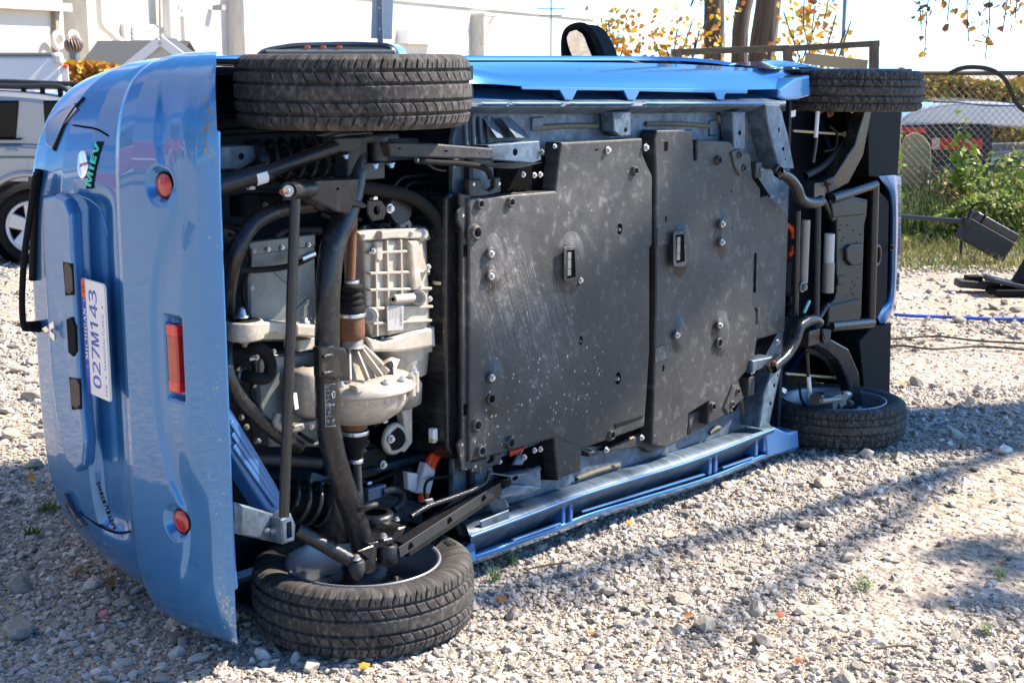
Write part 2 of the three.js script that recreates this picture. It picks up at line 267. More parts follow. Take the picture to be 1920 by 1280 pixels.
// licence plate, hung on the hollow of the tailgate
{
  const c = V(-.517, .745, -.40), nrm = V(-1, 0, 0);
  c.copy(atX(181, 636, -.520));
  const g = new THREE.Group(); g.name = 'licence_plate'; car.add(g); g.position.copy(c); g.userData.label = 'white licence plate with blue numerals';
  { const a = .19; g.setRotationFromMatrix(new THREE.Matrix4().makeBasis(V(0, 1, 0), V(Math.sin(a), 0, -Math.cos(a)), V(-Math.cos(a), 0, -Math.sin(a)))); }
  const sh = new THREE.Shape(), w = .144, h = .072, r = .012; sh.moveTo(-w + r, -h); sh.lineTo(w - r, -h); sh.quadraticCurveTo(w, -h, w, -h + r); sh.lineTo(w, h - r); sh.quadraticCurveTo(w, h, w - r, h); sh.lineTo(-w + r, h); sh.quadraticCurveTo(-w, h, -w, h - r); sh.lineTo(-w, -h + r); sh.quadraticCurveTo(-w, -h, -w + r, -h);
  part('plate_backing', new THREE.ExtrudeGeometry(sh, { depth: .002, bevelEnabled: true, bevelSize: .001, bevelThickness: .001, bevelSegments: 1 }), mWhite, g);
  const face = new THREE.ShapeGeometry(sh, 8), u = face.attributes.uv, p = face.attributes.position; for (let i = 0; i < p.count; i++) u.setXY(i, p.getX(i) / (2 * w) + .5, p.getY(i) / (2 * h) + .5); face.translate(0, 0, .0042);
  const tex = canvasTex(1024, 512, (x, W, H) => {
    x.fillStyle = '#e9ebec'; x.fillRect(0, 0, W, H); x.fillStyle = '#2a4fae'; x.fillRect(0, 0, W, 96);
    x.fillStyle = '#eef0f2'; x.font = 'bold 84px serif'; x.textAlign = 'center'; x.textBaseline = 'middle'; x.fillText('MICHIGAN', W * .52, 52);
    x.fillStyle = '#d8b25a'; x.beginPath(); x.arc(240, 52, 13, 0, 7); x.arc(832, 52, 13, 0, 7); x.fill();
    x.fillStyle = '#e06a20'; x.fillRect(858, 6, 160, 84); x.fillStyle = '#2a1a10'; x.font = 'bold 70px sans-serif'; x.fillText('15', 930, 52);
    x.fillStyle = '#2b4fb4'; x.font = 'bold 230px monospace'; const s = '027M143'; for (let k = 0; k < 7; k++) x.fillText(s[k], 132 + k * 127, 250);
    x.font = '66px sans-serif'; x.fillText('MANUFACTURER', 510, 446); x.fillText('FEB', 90, 446); x.fillStyle = '#222'; x.beginPath(); x.arc(205, 448, 11, 0, 7); x.arc(820, 448, 11, 0, 7); x.fill();
  });
  part('plate_print', face, M('#ffffff', .45, 0, { map: tex }), g);
}
// badges
{
  const [ey, eb] = hy(94, 619, .038); const dia = new THREE.Shape(); dia.moveTo(0, 0); dia.lineTo(.013, .0225); dia.lineTo(0, .045); dia.lineTo(-.013, .0225); const gs = []; for (let k = 0; k < 3; k++) { const g = new THREE.ExtrudeGeometry(dia, { depth: .004, bevelEnabled: true, bevelSize: .001, bevelThickness: .0015, bevelSegments: 1 }); g.rotateZ(k * 2 * Math.PI / 3); gs.push(g); }
  const g = merge(gs); g.scale(.62, .78, 1); g.applyMatrix4(new THREE.Matrix4().makeBasis(V(0, 1, 0), V(0, 0, -1), V(-1, 0, 0))); P('emblem', place(g, V(bodyX(ey, -eb) - .036, ey, -eb)), mChrome);
  const ba = P('badge_disc', wrapG(Array.from({ length: 20 }, (_, k) => [154 + 10 * Math.cos(k * .314), 308 + 27 * Math.sin(k * .314)]), .001, .004, .002), mChrome);
  P('badge_letter', wrapG([[148, 308], [152, 306], [152, 312], [148, 314]], .0065, .001, 0), mRed, ba); P('badge_letter', wrapG([[154, 305], [163, 303], [163, 309], [154, 311]], .0065, .001, 0), mRed, ba);
  P('badge_strip', wrapG([[180, 265], [192, 265], [172, 354], [160, 354]], .001, .002, 0), mBlackPlastic);
  const txt = (s, size, x0, y0, x1, y1, mat, h, name) => { const a = hy(x0, y0), b = hy(x1, y1), L = Math.hypot(b[0] - a[0], b[1] - a[1]); const t = new TextGeometry(s, { font, size, depth: .003, curveSegments: 3 }); t.computeBoundingBox(); const bb = t.boundingBox, k = L / (bb.max.x - bb.min.x); t.translate(-bb.min.x, 0, 0); t.scale(k, 1, 1); const an = Math.atan2(b[1] - a[1], b[0] - a[0]); t.rotateZ(an); const p = t.attributes.position; for (let i = 0; i < p.count; i++) { const A = a[0] + p.getX(i), B = a[1] + p.getY(i); p.setXYZ(i, bodyX(A, -B) - h - p.getZ(i), A, -B); } t.computeVertexNormals(); return P(name, t, mat); };
  txt('MiEV', .021, 172, 350, 190, 270, M('#3fd0bd', .4, 0, { emissive: '#000000' }), .003, 'badge_lettering');
  txt('MITSUBISHI', .015, 221, 990, 188, 902, M('#23282f', .3, .4), .003, 'maker_lettering');
}
// tail lamps
P('tail_lamp', wrapG([[140, 193], [112, 206], [92, 222], [83, 244], [86, 270], [97, 279], [106, 262], [118, 236], [146, 204]], .0, .003, .003, 2), MP('#5d626c', .08, .3, { clearcoat: 1 }));
P('lamp_seam', tubeG([[158, 184], [140, 204], [122, 232], [112, 256], [102, 282]].map(q => { const [a, b] = hy(...q); return V(bodyX(a, -b), a, -b); }), .006, 6), mBlackPlastic);
P('tail_lamp', wrapG([[121, 925], [132, 950], [146, 972], [158, 986], [152, 990], [136, 974], [122, 950]], .001, .01, .004, 2), MP('#3a3d44', .15, .1, { clearcoat: 1 }));
// seam between bumper quarter and tailgate at the top
P('tailgate_seam', tubeG([[112, 231], [150, 237], [182, 243], [203, 255]].map(q => { const [a, b] = hy(...q); return V(bodyX(a, -b) + .0005, a, -b); }), .0028, 6), mHoleShade);
P('tailgate_seam', tubeG([[86, 361], [130, 363], [170, 376], [190, 395], [203, 440]].map(q => { const [a, b] = hy(...q); return V(bodyX(a, -b) - .0005, a, -b); }), .0022, 6), mPaint);
P('tailgate_seam', tubeG([[150, 960], [185, 985], [215, 998], [244, 996]].map(q => { const [a, b] = hy(...q); return V(bodyX(a, -b) - .0, a, -b); }), .0028, 6), mHoleShade);
// rear window edge and wiper
{
  const e = (x, y, X) => atX(x, y, X);
  P('rear_window_moulding', tubeG([e(72, 318, -.47), e(66, 380, -.474), e(62, 460, -.477), e(60, 525, -.478)], .010, 8), mBlackPlastic);
  const w = P('rear_wiper', tubeG([e(66, 330, -.50), e(56, 400, -.515), e(46, 470, -.525), e(41, 540, -.53), e(42, 600, -.53), e(47, 620, -.53)], .0085, 8), mBlackPlastic);
  P('wiper_blade', barG(e(68, 322, -.492), e(60, 520, -.497), .012, .018), mRubber, w);
  P('wiper_pivot', cylG(e(47, 612, -.53), e(72, 612, -.47), .013, .016), mBlackPlastic, w);
}

// ---------------------------------------------------------------- wheels
function tyreG(R, W, rimR, N, sub, nt) {
  const prof = []; const half = [[.36, rimR - .004], [.40, rimR + .004], [.47, rimR + (R - rimR) * .28], [.5, rimR + (R - rimR) * .52], [.488, rimR + (R - rimR) * .75], [.462, R - .018], [.43, R - .0085]];
  const side = s => new THREE.CatmullRomCurve3(half.map(h => V(s * h[0] * W, h[1], 0))).getSpacedPoints(14);
  prof.push(...side(-1)); for (let k = 1; k < nt; k++) { const a = lerp(-.43, .43, k / nt); prof.push(V(a * W, R - .0085 * Math.abs(a / .43) ** 2.6, 0)); } prof.push(...side(1).reverse());
  const NA = N * sub, nv = prof.length - 1;
  const dig = (th, a) => {
    const q = a / W, aq = Math.abs(q); let d = 0; if (aq > .47) return 0;
    const g = (dist, w, dep) => { d = Math.max(d, dep * (1 - ss(w * .5, w * .5 + .0011, Math.abs(dist)))); };
    g(a - .115 * W, .0052, .008); g(a + .115 * W, .0052, .008); g(a - .285 * W, .0052, .008); g(a + .285 * W, .0052, .008);
    const pitch = 2 * Math.PI * R / N, rep = (s) => (s - Math.round(s / pitch) * pitch), s = th * R;
    if (aq > .285) { const t = (aq - .285) / .18; g(rep(s + Math.sign(q) * .012 * t * t + .004), .0024, .0065 * (1 - ss(.8, 1, t))); if (t < .55) g(rep(s + pitch / 2 + Math.sign(q) * .012 * t * t + .004), .001, .003 * ss(.1, .3, t)); }
    else if (aq > .115) { const t = (aq - .115) / .17; g(rep(s + Math.sign(q) * (.018 * (1 - t) ** 1.8) + .004), .0020, .006); }
    else if (aq > .085) g(rep(s - .02 * q * 8), .002, .0045);
    return d;
  };
  const g = grid(NA, nv, (u, v, i, j) => { const th = u * 2 * Math.PI, p = prof[j], r = p.y - dig(th, p.x); return V(r * Math.cos(th), p.x, r * Math.sin(th)); }, (p, u, v) => [u * 4, v]);
  return g;
}
function rimG(R, W) { // steel wheel: barrel open towards the car's middle, disc near the outer face
  const pts = [[.085, -.36], [.12, -.37], [.14, -.33], [.165, -.34], [.175, -.28], [.178, -.05], [.176, .1], [.186, .22], [.1885, .36], [.196, .42], [.2025, .455], [.207, .455], [.208, .41], [.192, .36], [.19, .2], [.182, -.3], [.2, -.40]].map(q => new THREE.Vector2(q[0] / .2 * R, q[1] * W));
  return new THREE.LatheGeometry(pts, 72);
}
const tyreRear = tyreG(.2925, .175, .198, 60, 28, 80), tyreFront = tyreG(.2845, .15, .198, 62, 18, 56), rimRear = rimG(.198, .175), rimFront = rimG(.198, .15);
function wheel(tg, rg, X, Y, flip, rz = 0) {
  const w = new THREE.Group(); w.name = 'wheel'; car.add(w); w.position.set(X, Y, 0); w.rotation.set(flip ? Math.PI : 0, 0, rz);
  part('tyre', tg, mTyre, w); part('rim', rg, mSteelRim, w);
  part('brake_drum', new THREE.LatheGeometry([[.0, .028], [.05, .03], [.062, .02], [.1, .016], [.112, .004], [.115, -.03], [.08, -.05]].map(q => new THREE.Vector2(...q)), 40), mBlackMetal, w);
  for (let k = 0; k < 8; k++) { const t = k * Math.PI / 4; part('drum_bolt', place(new THREE.CylinderGeometry(.006, .006, .01, 6), V(.085 * Math.cos(t), .022, .085 * Math.sin(t))), mAluDark, w); }
  return w;
}
const wRL = wheel(tyreRear, rimRear, 0, .089, false), wRR = wheel(tyreRear, rimRear, 0, 1.381, true);
wheel(tyreFront, rimFront, 2.55, .078, false, -.02); wheel(tyreFront, rimFront, 2.55, 1.342, true, .015);
{ const s = 'DUNLOP'; for (let k = 0; k < 6; k++) { const t = .5 - k * .085, g = new TextGeometry(s[k], { font, size: .024, depth: .0016, curveSegments: 3 }); g.computeBoundingBox(); g.translate(-g.boundingBox.max.x / 2, -.012, 0); g.rotateX(-Math.PI / 2); g.rotateY(-t + Math.PI / 2); g.rotateY(Math.PI); g.translate(.247 * Math.cos(t), .0865, .247 * Math.sin(t)); part('tyre_lettering', g, mRubber, wRL); } }
// ---------------------------------------------------------------- underbody
const boltGeo = (() => { const a = new THREE.CylinderGeometry(1, 1, .22, 18), b = new THREE.CylinderGeometry(.66, .7, .7, 6), c = new THREE.CylinderGeometry(.35, .35, .2, 10); b.translate(0, .4, 0); c.translate(0, .8, 0); const g = merge([a, b, c]); g.rotateX(Math.PI / 2); return g; })();
function bolt(x, y, Z, rpx, mat = mZinc, parent = car, nrm = V(0, 0, 1), name = 'bolt') { const p = at(x, y, Z), r = px2m(rpx, p), m = new THREE.Mesh(boltGeo, mat); m.name = name; m.scale.setScalar(r); m.quaternion.setFromUnitVectors(V(0, 0, 1), nrm); m.position.copy(p); m.castShadow = m.receiveShadow = true; parent.add(m); return m; }
const PL = (name, mat, Z, th, pts, o = {}) => P(name, plateG(pts, Z, th, o.bevel ?? .003, o.holes ?? [], o.seg ?? 1), mat, o.parent ?? car);
const TU = (name, mat, rpx, Z, pts, parent = car, seg = 12) => { const v = pts.map(q => at(q[0], q[1], q[2] ?? Z)); return P(name, tubeG(v, px2m(rpx, v[0]), seg), mat, parent); };
// turned part on a vertical (Y) axis: rows of [pixel y, radius in pixels]
const LA = (name, mat, x, Z, rows, parent = car, seg = 36) => { const b = at(x, rows[rows.length >> 1][0], Z); const pts = rows.map(q => new THREE.Vector2(px2m(q[1], b), at(x, q[0], Z).y - b.y)); const g = new THREE.LatheGeometry(pts, seg); return P(name, place(g, b), mat, parent); };
const CY = (name, mat, rpx, a, b, parent = car, r1) => { const p = at(...a), q = at(...b); return P(name, cylG(p, q, px2m(rpx, p), r1 ? px2m(r1, q) : undefined, 22), mat, parent); };
const BX = (name, mat, x, y, Z, wpx, hpx, d, parent = car, rad = .004) => { const c = at(x, y, Z); return P(name, place(boxG(px2m(wpx, c) / .75, px2m(hpx, c), d, rad, 2), c.add(V(0, 0, -d / 2))), mat, parent); };
function ribbon(rows, nu = 60) { const v = rows.map(r => resample(new THREE.CatmullRomCurve3(r.map(q => q.isVector3 ? q : at(...q)), false, 'centripetal').getSpacedPoints(80), nu)); return grid(nu, rows.length - 1, (u, w, i, j) => v[j][i], p => [p.x, p.y]); }

// inner panels that close the body
P('wheel_house_panel', place(boxG(.70, 1.33, .03), V(.07, YC, -.36)), mNavy);
for (let k = 0; k < 5; k++) P('panel_rib', place(boxG(.5, .018, .02, .006, 2), V(-.05, 1.40 - k * .042, -.335 + .004 * k)), mNavy);
P('wheel_house_panel', place(boxG(.64, .012, .30), V(.06, 1.452, -.2)), mNavy);
P('wheel_house_panel', place(boxG(.64, .012, .28), V(.06, .066, -.2)), mNavy);
P('bulkhead', place(boxG(.02, 1.38, .42), V(.40, YC, -.18)), mNavy);
P('bumper_beam', place(boxG(.03, 1.06, .2), V(-.41, YC, -.17)), mNavy);
P('front_bay_panel', place(boxG(.95, 1.30, .02), V(2.63, .73, -.32)), mNavy);
P('front_bay_panel', place(boxG(.02, 1.30, .3), V(2.19, .73, -.18)), mNavy); P('front_bay_panel', place(boxG(.02, 1.28, .32), V(3.0, .73, -.19)), mBlackPlastic);
P('front_bay_panel', place(boxG(.9, .012, .4), V(2.65, 1.415, -.2)), mNavy);
P('front_bay_panel', place(boxG(.9, .012, .4), V(2.65, .04, -.2)), mNavy);
// sheet-metal floor between the wheels
const floorPan = PL('floor_pan', mUnder, .012, .02, [[868, 190], [1466, 190], [1482, 320], [1466, 690], [1440, 812], [868, 1006], [850, 960], [850, 260]]);
for (const [x0, y0, x1, y1] of [[1000, 240, 1120, 236], [1210, 232, 1330, 236], [1130, 214, 1160, 245], [1345, 215, 1362, 262], [1080, 898, 1160, 872], [1330, 812, 1350, 800], [1388, 735, 1396, 792], [1395, 224, 1398, 262]]) P('seam_sealer', tubeG([at(x0, y0, .014), at((x0 + x1) / 2, (y0 + y1) / 2 - 2, .017), at(x1, y1, .014)], .008, 6), mSealer, floorPan);
for (const [x, y, w, h] of [[1010, 232, 26, 26], [1340, 240, 20, 30], [1290, 250, 26, 14]]) BX('floor_pressing', mUnder, x, y, .02, w, h, .02, floorPan, .006);
// right-hand (upper) rocker
const rockR = P('rocker_panel', ribbon([[[868, 212, .03], [1100, 213, .03], [1474, 208, .03]], [[868, 203, .075], [1100, 203, .075], [1474, 200, .075]], [[868, 196, .085], [1100, 196, .085], [1474, 193, .085]], [[868, 189, .05], [1100, 188, .05], [1474, 187, .05]], [[868, 180, -.03], [1100, 178, -.03], [1474, 176, -.03]]]), mUnder);
for (const [a, b] of [[902, 958], [960, 1060], [1066, 1192], [1210, 1436]]) P('pinch_flange', ribbon([[[a, 190.5, .088], [b, 190.5, .088]], [[a + 2, 193.5, .098], [b - 3, 193.5, .098]], [[a + 2, 196, .092], [b - 3, 196, .092]]], 8), mUnderBlue, rockR);
P('sill_inner_wall', ribbon([[[880, 192, .05], [1500, 188, .05]], [[880, 165, -.06], [1500, 165, -.06]]], 10), mUnderBlue);
const sillR = P('sill_cover', ribbon([
  [V(.30, 1.449, -.3), V(1.2, 1.449, -.3), V(2.2, 1.43, -.3)],
  [V(.31, 1.447, -.13), V(.8, 1.447, -.12), V(1.5, 1.443, -.1), V(2.26, 1.418, -.07)],
  [[880, 128, .0], [940, 138, .01], [1010, 142, .01], [1250, 145, .01], [1400, 152, .01], [1480, 146, .0]],
  [[880, 140, .02], [930, 152, .03], [1000, 158, .04], [1100, 160, .04], [1250, 161, .04], [1400, 164, .04], [1490, 160, .03]],
  [[880, 156, .035], [930, 158, .045], [1000, 163, .055], [1100, 165, .055], [1250, 166, .055], [1400, 168, .055], [1490, 166, .05]]], 90), mPaint);
P('sill_lip', plateG([[977, 161], [1100, 164], [1250, 165.5], [1403, 167], [1402, 175], [1362, 175], [1356, 187], [1346, 187], [1340, 174], [1200, 171], [1192, 187], [1178, 187], [1170, 170], [1083, 169], [1074, 187], [1060, 187], [1050, 169], [980, 167]], .06, .008, .002), mPaint, sillR);
for (const x of [1056, 1178, 1348]) BX('sill_post', mUnderBlue, x + 8, 178, .05, 10, 18, .05, sillR);
PL('sill_end', mPaint, .065, .14, [[1462, 167], [1492, 146], [1519, 141], [1521, 180], [1496, 187], [1470, 187], [1462, 183]], { parent: sillR, bevel: .008, seg: 2 });
P('fender_bulge', ribbon([[V(2.0, 1.436, -.22), V(2.3, 1.447, -.3), V(2.62, 1.44, -.36), V(2.95, 1.41, -.36)], [V(2.0, 1.44, -.14), V(2.2, 1.446, -.22), V(2.62, 1.452, -.31), V(2.92, 1.42, -.29)], [V(2.05, 1.43, -.06), V(2.23, 1.428, -.1), V(2.33, 1.425, -.2), V(2.6, 1.43, -.29)]], 30), mPaint, sillR);
for (const [pts, hx, hy2] of [[[[1150, 210], [1184, 208], [1183, 254], [1165, 256], [1152, 246]], 1174, 243], [[[1374, 209], [1398, 209], [1398, 281], [1377, 281]], 1388, 249]]) { const b = PL('floor_bracket', mUnder, .07, .05, pts); PL('bracket_hole_shade', mHoleShade, .0715, .002, [[hx - 3, hy2], [hx, hy2 - 5], [hx + 3, hy2], [hx, hy2 + 5]], { parent: b, bevel: 0 }); }  // black patch stands in for the shade of a bracket hole
for (const [a, b] of [[[905, 220], [932, 258]], [[938, 220], [968, 258]]]) P('floor_gusset', ribbon([[[a[0], a[1], .04], [b[0], b[1], .075]], [[a[0] + 26, a[1], .0], [b[0] + 26, b[1], .02]]], 6), mUnder, floorPan);
for (let k = 0; k < 4; k++) TU('floor_swage', mUnder, 5, .03, [[872 + k * 14, 218], [874 + k * 14, 272]], floorPan, 8);
// left-hand (lower) rocker
const rockL = P('rocker_panel', ribbon([[[862, 976, .02], [980, 938, .02], [1100, 900, .02], [1290, 838, .02], [1440, 790, .02]], [[874, 985, .06], [985, 950, .06], [1100, 910, .06], [1290, 849, .06], [1445, 797, .06]], [[880, 1004, .09], [990, 964, .09], [1100, 926, .09], [1300, 862, .09], [1452, 803, .09]], [[882, 1010, .08], [990, 970, .08], [1100, 932, .08], [1300, 867, .08], [1452, 808, .08]], [[884, 1036, .0], [990, 995, .0], [1100, 956, .0], [1300, 890, .0], [1454, 830, .0]]]), mUnder);
P('pinch_flange', tubeG([[882, 1006], [990, 966], [1092, 928], [1300, 863], [1452, 804]].map(q => at(q[0], q[1], .094)), .005, 6), mUnderBlue, rockL);
PL('rocker_patch', mUnder, .083, .006, [[900, 977], [955, 955], [956, 972], [903, 992]], { parent: rockL });
const sillL = P('sill_cover', ribbon([
  [[884, 1040, .03], [960, 1014, .04], [1040, 986, .05], [1100, 962, .055], [1200, 932, .06], [1330, 892, .06], [1440, 848, .06], [1496, 834, .06]],
  [[886, 1046, .045], [960, 1020, .055], [1040, 992, .065], [1100, 967, .07], [1200, 936, .075], [1330, 897, .075], [1440, 853, .075], [1496, 838, .07]],
  [[888, 1058, .03], [965, 1030, .045], [1045, 1001, .05], [1105, 977, .055], [1200, 948, .055], [1330, 905, .055], [1440, 860, .055], [1496, 843, .055]],
  [V(.30, .035, -.1), V(.9, .02, -.1), V(1.5, .012, -.1), V(2.3, .02, -.1)], [V(.30, .03, -.3), V(1.2, .02, -.3), V(2.2, .03, -.3)]], 90), mPaint);
P('sill_inner_wall', ribbon([[[884, 1040, .03], [1040, 986, .05], [1200, 932, .06], [1440, 848, .06], [1496, 834, .06]], [[886, 1030, -.03], [1040, 976, -.03], [1200, 926, -.03], [1440, 842, -.03], [1496, 826, -.03]], [[884, 1012, -.03], [990, 975, -.03], [1200, 905, -.03], [1440, 825, -.03], [1496, 812, -.03]]], 30), mUnderBlue, sillL);
for (const [x, y] of [[1058, 966], [1072, 962], [1333, 873], [1344, 869], [1420, 838], [1436, 830]]) BX('sill_post', mUnderBlue, x, y, .07, 7, 34, .06, sillL);
for (const [a, b, c, d] of [[960, 1004, 1050, 972], [1090, 950, 1320, 880], [1354, 868, 1412, 848]]) P('sill_rail', barG(at(a, b + 9, .062), at(c, d + 9, .066), .012, .006, .002), mUnderBlue, sillL);
PL('sill_end', mUnderBlue, .075, .09, [[1436, 806], [1452, 800], [1478, 812], [1497, 807], [1499, 838], [1460, 851], [1440, 856]], { parent: sillL, bevel: .006, seg: 2 });
PL('sill_end', mUnderBlue, .06, .03, [[872, 1028], [884, 1018], [891, 1018], [893, 1052], [878, 1058]], { parent: sillL });

// ---------------------------------------------------------------- battery cover
ZOFF = -.07;
const rearCover = P('battery_cover_rear', panUV(plateG([[880, 372], [1042, 358], [1048, 300], [1053, 267], [1205, 259], [1207, 292], [1224, 330], [1224, 458], [1219, 466], [1219, 655], [1214, 735], [1209, 800], [1092, 842], [1089, 884], [1046, 898], [1039, 822], [905, 860], [880, 866]], .14, .06, .007, [[1162, 429, 8.5, 15], [1089, 638, 7, 13], [1159, 709, 9, 16], [1094, 323, 2, 3], [1164, 570, 2, 3.5], [1006, 599, 2, 3.5], [1086, 683, 2.6, 5], [[1113, 275], [1124, 274], [1124, 286], [1113, 287]], [[1106, 848], [1116, 845], [1116, 854], [1106, 857]]], 3)), mPan);
rearCover.userData.label = 'large scratched black plate nearest the gearbox';
const frontCover = P('battery_cover_front', panUV(plateG([[1231, 326], [1228, 262], [1233, 244], [1284, 243], [1300, 252], [1302, 300], [1307, 300], [1308, 262], [1370, 265], [1381, 280], [1408, 288], [1412, 333], [1427, 354], [1427, 417], [1412, 448], [1411, 570], [1421, 586], [1420, 638], [1414, 679], [1386, 713], [1396, 747], [1361, 779], [1328, 796], [1330, 752], [1292, 776], [1289, 819], [1249, 840], [1223, 833], [1225, 780], [1231, 560]], .145, .06, .007, [[1249, 411, 5, 10], [1372, 358, 3.6, 7], [1373, 429, 3.4, 7], [1369, 598, 3.4, 7], [1363, 665, 3.4, 7], [1292, 464, 2, 4], [1315, 541, 1.6, 3], [1368, 530, 1.8, 4], [1389, 526, 1.5, 3], [1285, 636, 1.8, 3.5], [1374, 772, 2.6, 5], [1244, 690, 5.5, 11]], 3)), mPan);
const noseCover = P('battery_cover_nose', panUV(plateG([[1395, 380], [1440, 366], [1474, 398], [1479, 420], [1472, 622], [1420, 637], [1400, 600]], .125, .05, .005, [[1465, 401, 2, 4], [1458, 613, 2, 4], [[1413, 472], [1421, 470], [1419, 550], [1411, 552]]], 2)), mPan);
PL('cover_backing', mHoleShade, .098, .01, [[884, 380], [1050, 366], [1060, 275], [1400, 296], [1466, 400], [1462, 620], [1380, 770], [1250, 832], [1100, 838], [1050, 815], [884, 858]]);
// bosses, raised rings and screws of the covers
function boss(cover, x, y, rpx, Z, proud = .012) { const c = at(x, y, Z), r = px2m(rpx, c); const pts = [[1.25, -.1], [1.1, .02], [.98, .55], [.86, 1], [.66, 1.02], [.56, .9], [.54, -.3], [0, -.3]].map(q => new THREE.Vector2(q[0] * r, q[1] * proud)); const g = new THREE.LatheGeometry(pts, 26); g.rotateX(Math.PI / 2); P('screw_boss', panUV(place(g, c)), mPan, cover); const s = new THREE.CylinderGeometry(r * .5, r * .5, .003, 6); s.rotateX(Math.PI / 2); P('screw', place(s, c.clone().add(V(0, 0, -.001))), mBlackPlastic, cover); }
for (const [x, y, r] of [[897, 382, 10], [955, 379, 10], [890, 436, 15], [1188, 320, 9], [891, 797, 13], [899, 845, 12], [954, 829, 12], [1144, 815, 10]]) boss(rearCover, x, y, r, .14);
for (const [x, y, r] of [[1345, 300, 9], [1383, 290, 7.5], [1391, 314, 7.5], [1380, 733, 7.5], [1370, 757, 7.5], [1334, 762, 9]]) boss(frontCover, x, y, r, .145);
PL('boss_bridge', mPan, .152, .012, [[1372, 284], [1390, 278], [1402, 314], [1388, 330], [1378, 312]], { parent: frontCover, bevel: .005, seg: 2 });
PL('boss_bridge', mPan, .152, .012, [[1386, 722], [1375, 722], [1358, 765], [1366, 778], [1376, 764]], { parent: frontCover, bevel: .005, seg: 2 });
function dome(cover, x, y, wpx, hpx, Z, proud) { const c = at(x, y, Z), a = px2m(wpx, c) / .75, b = px2m(hpx, c); const g = new THREE.RingGeometry(.001, 1, 44, 14), p = g.attributes.position; for (let i = 0; i < p.count; i++) { const r = Math.hypot(p.getX(i), p.getY(i)); p.setXYZ(i, p.getX(i) * a, p.getY(i) * b, (1 - ss(.42, 1.02, r)) * proud + .0004 - .0016 * ss(.97, 1, r)); } g.computeVertexNormals(); P('raised_pad', panUV(place(g, c)), mPan, cover); }
function socket(cover, x, y, rpx, Z, empty) { const c = at(x, y, Z), r = px2m(rpx, c); const g = new THREE.LatheGeometry([[1.5, -.004], [1.42, .0006], [1.2, .0022], [1.02, .0024], [1, .0005], [0, .0004]].map(q => new THREE.Vector2(q[0] * r, q[1])), 24); g.rotateX(Math.PI / 2); const o = P('bolt_socket', panUV(place(g, c)), mPan, cover); if (!empty) { const m = new THREE.Mesh(boltGeo, mZinc); m.name = 'bolt'; m.scale.setScalar(r * .86); m.position.copy(c).add(V(0, 0, .001)); cover.add(m); } else P('socket_shade', place(new THREE.CylinderGeometry(r * .95, r * .95, .002, 18).rotateX(Math.PI / 2), c), mHoleShade, cover); }  // empty socket: flat black disc in place of its inner shade
const dome2 = (cover, x, y, w, h, Z, proud) => dome(cover, x, y, w, h, Z, proud);
dome2(rearCover, 1070, 493, 34, 62, .14, .017); dome2(rearCover, 924, 496, 26, 62, .14, .012); dome2(rearCover, 925, 728, 26, 64, .14, .012);
dome2(frontCover, 1277, 468, 28, 54, .145, .017); dome2(frontCover, 1356, 437, 23, 50, .145, .014); dome2(frontCover, 1352, 626, 22, 46, .145, .012); dome2(frontCover, 1273, 628, 19, 37, .145, .010);
for (const [x, y] of [[1162, 429], [1089, 638], [1159, 709]]) bolt(x - 2, y + 1, .128, 6, mZinc, rearCover);
for (const [x, y] of [[1249, 411], [1244, 690]]) bolt(x - 1, y + 1, .133, 6, mZinc, frontCover);
for (const [x, y, e] of [[923, 475, 0], [923, 517, 0], [924, 708, 0], [924, 748, 1]]) socket(rearCover, x - 2, y, 8, .1525, e);
socket(rearCover, 1088, 525, 7, .150, 0); for (const [x, y, Z, e] of [[1357, 420, .1595, 0], [1356, 454, .1595, 0], [1352, 609, .1575, 0], [1352, 643, .1575, 1], [1272, 628, .1555, 0]]) socket(frontCover, x - 2, y, 7, Z, e);
for (const [c, x, y, Z] of [[rearCover, 1071, 495, .1585], [frontCover, 1276, 466, .1635]]) { const o = PL('opening_shade', mHoleShade, Z, .003, [[x - 9, y - 26], [x + 7, y - 28], [x + 9, y - 22], [x + 9, y + 24], [x + 5, y + 28], [x - 8, y + 28]], { parent: c, bevel: 0 }); PL('opening_lip', mPan, Z + .002, .004, [[x - 13, y - 30], [x - 9, y - 33], [x + 9, y - 33], [x + 12, y - 28], [x + 12, y + 29], [x + 7, y + 34], [x - 10, y + 34], [x - 13, y + 29]], { parent: c, bevel: .001, holes: [[[x - 9, y - 26], [x + 7, y - 28], [x + 9, y + 24], [x - 8, y + 28]]] }); BX('drain_plug', mAluDark, x - 3, y, Z + .004, 8, 44, .004, c, .001); for (const [dx, dy] of [[-5, -9], [-1, -9], [-5, 9], [-1, 9]]) bolt(x + dx, y + dy, Z + .004, 1.1, mHoleShade, c, V(0, 0, 1), 'pin'); }  // opening is a flat black plate, its inner shade put into the colour
for (const [x, y, r] of [[1140, 281, 7], [1211, 276, 7], [1203, 820, 6], [1137, 843, 6]]) { bolt(x, y, .146, r, mZinc, rearCover); }
for (const [x, y] of [[886, 345], [934, 344], [889, 874], [937, 865], [866, 404], [864, 833], [1040, 274], [1046, 302]]) bolt(x, y, .125, 5, mZinc, rearCover);
PL('cover_tab', mPan, .13, .02, [[880, 345], [882, 336], [902, 336], [904, 352], [918, 358], [928, 350], [929, 333], [939, 331], [940, 360], [910, 368], [882, 370]], { parent: rearCover });
PL('cover_tab', mPan, .13, .02, [[882, 866], [912, 858], [916, 870], [926, 864], [928, 852], [940, 850], [942, 868], [930, 872], [905, 884], [900, 888], [884, 886]], { parent: rearCover });
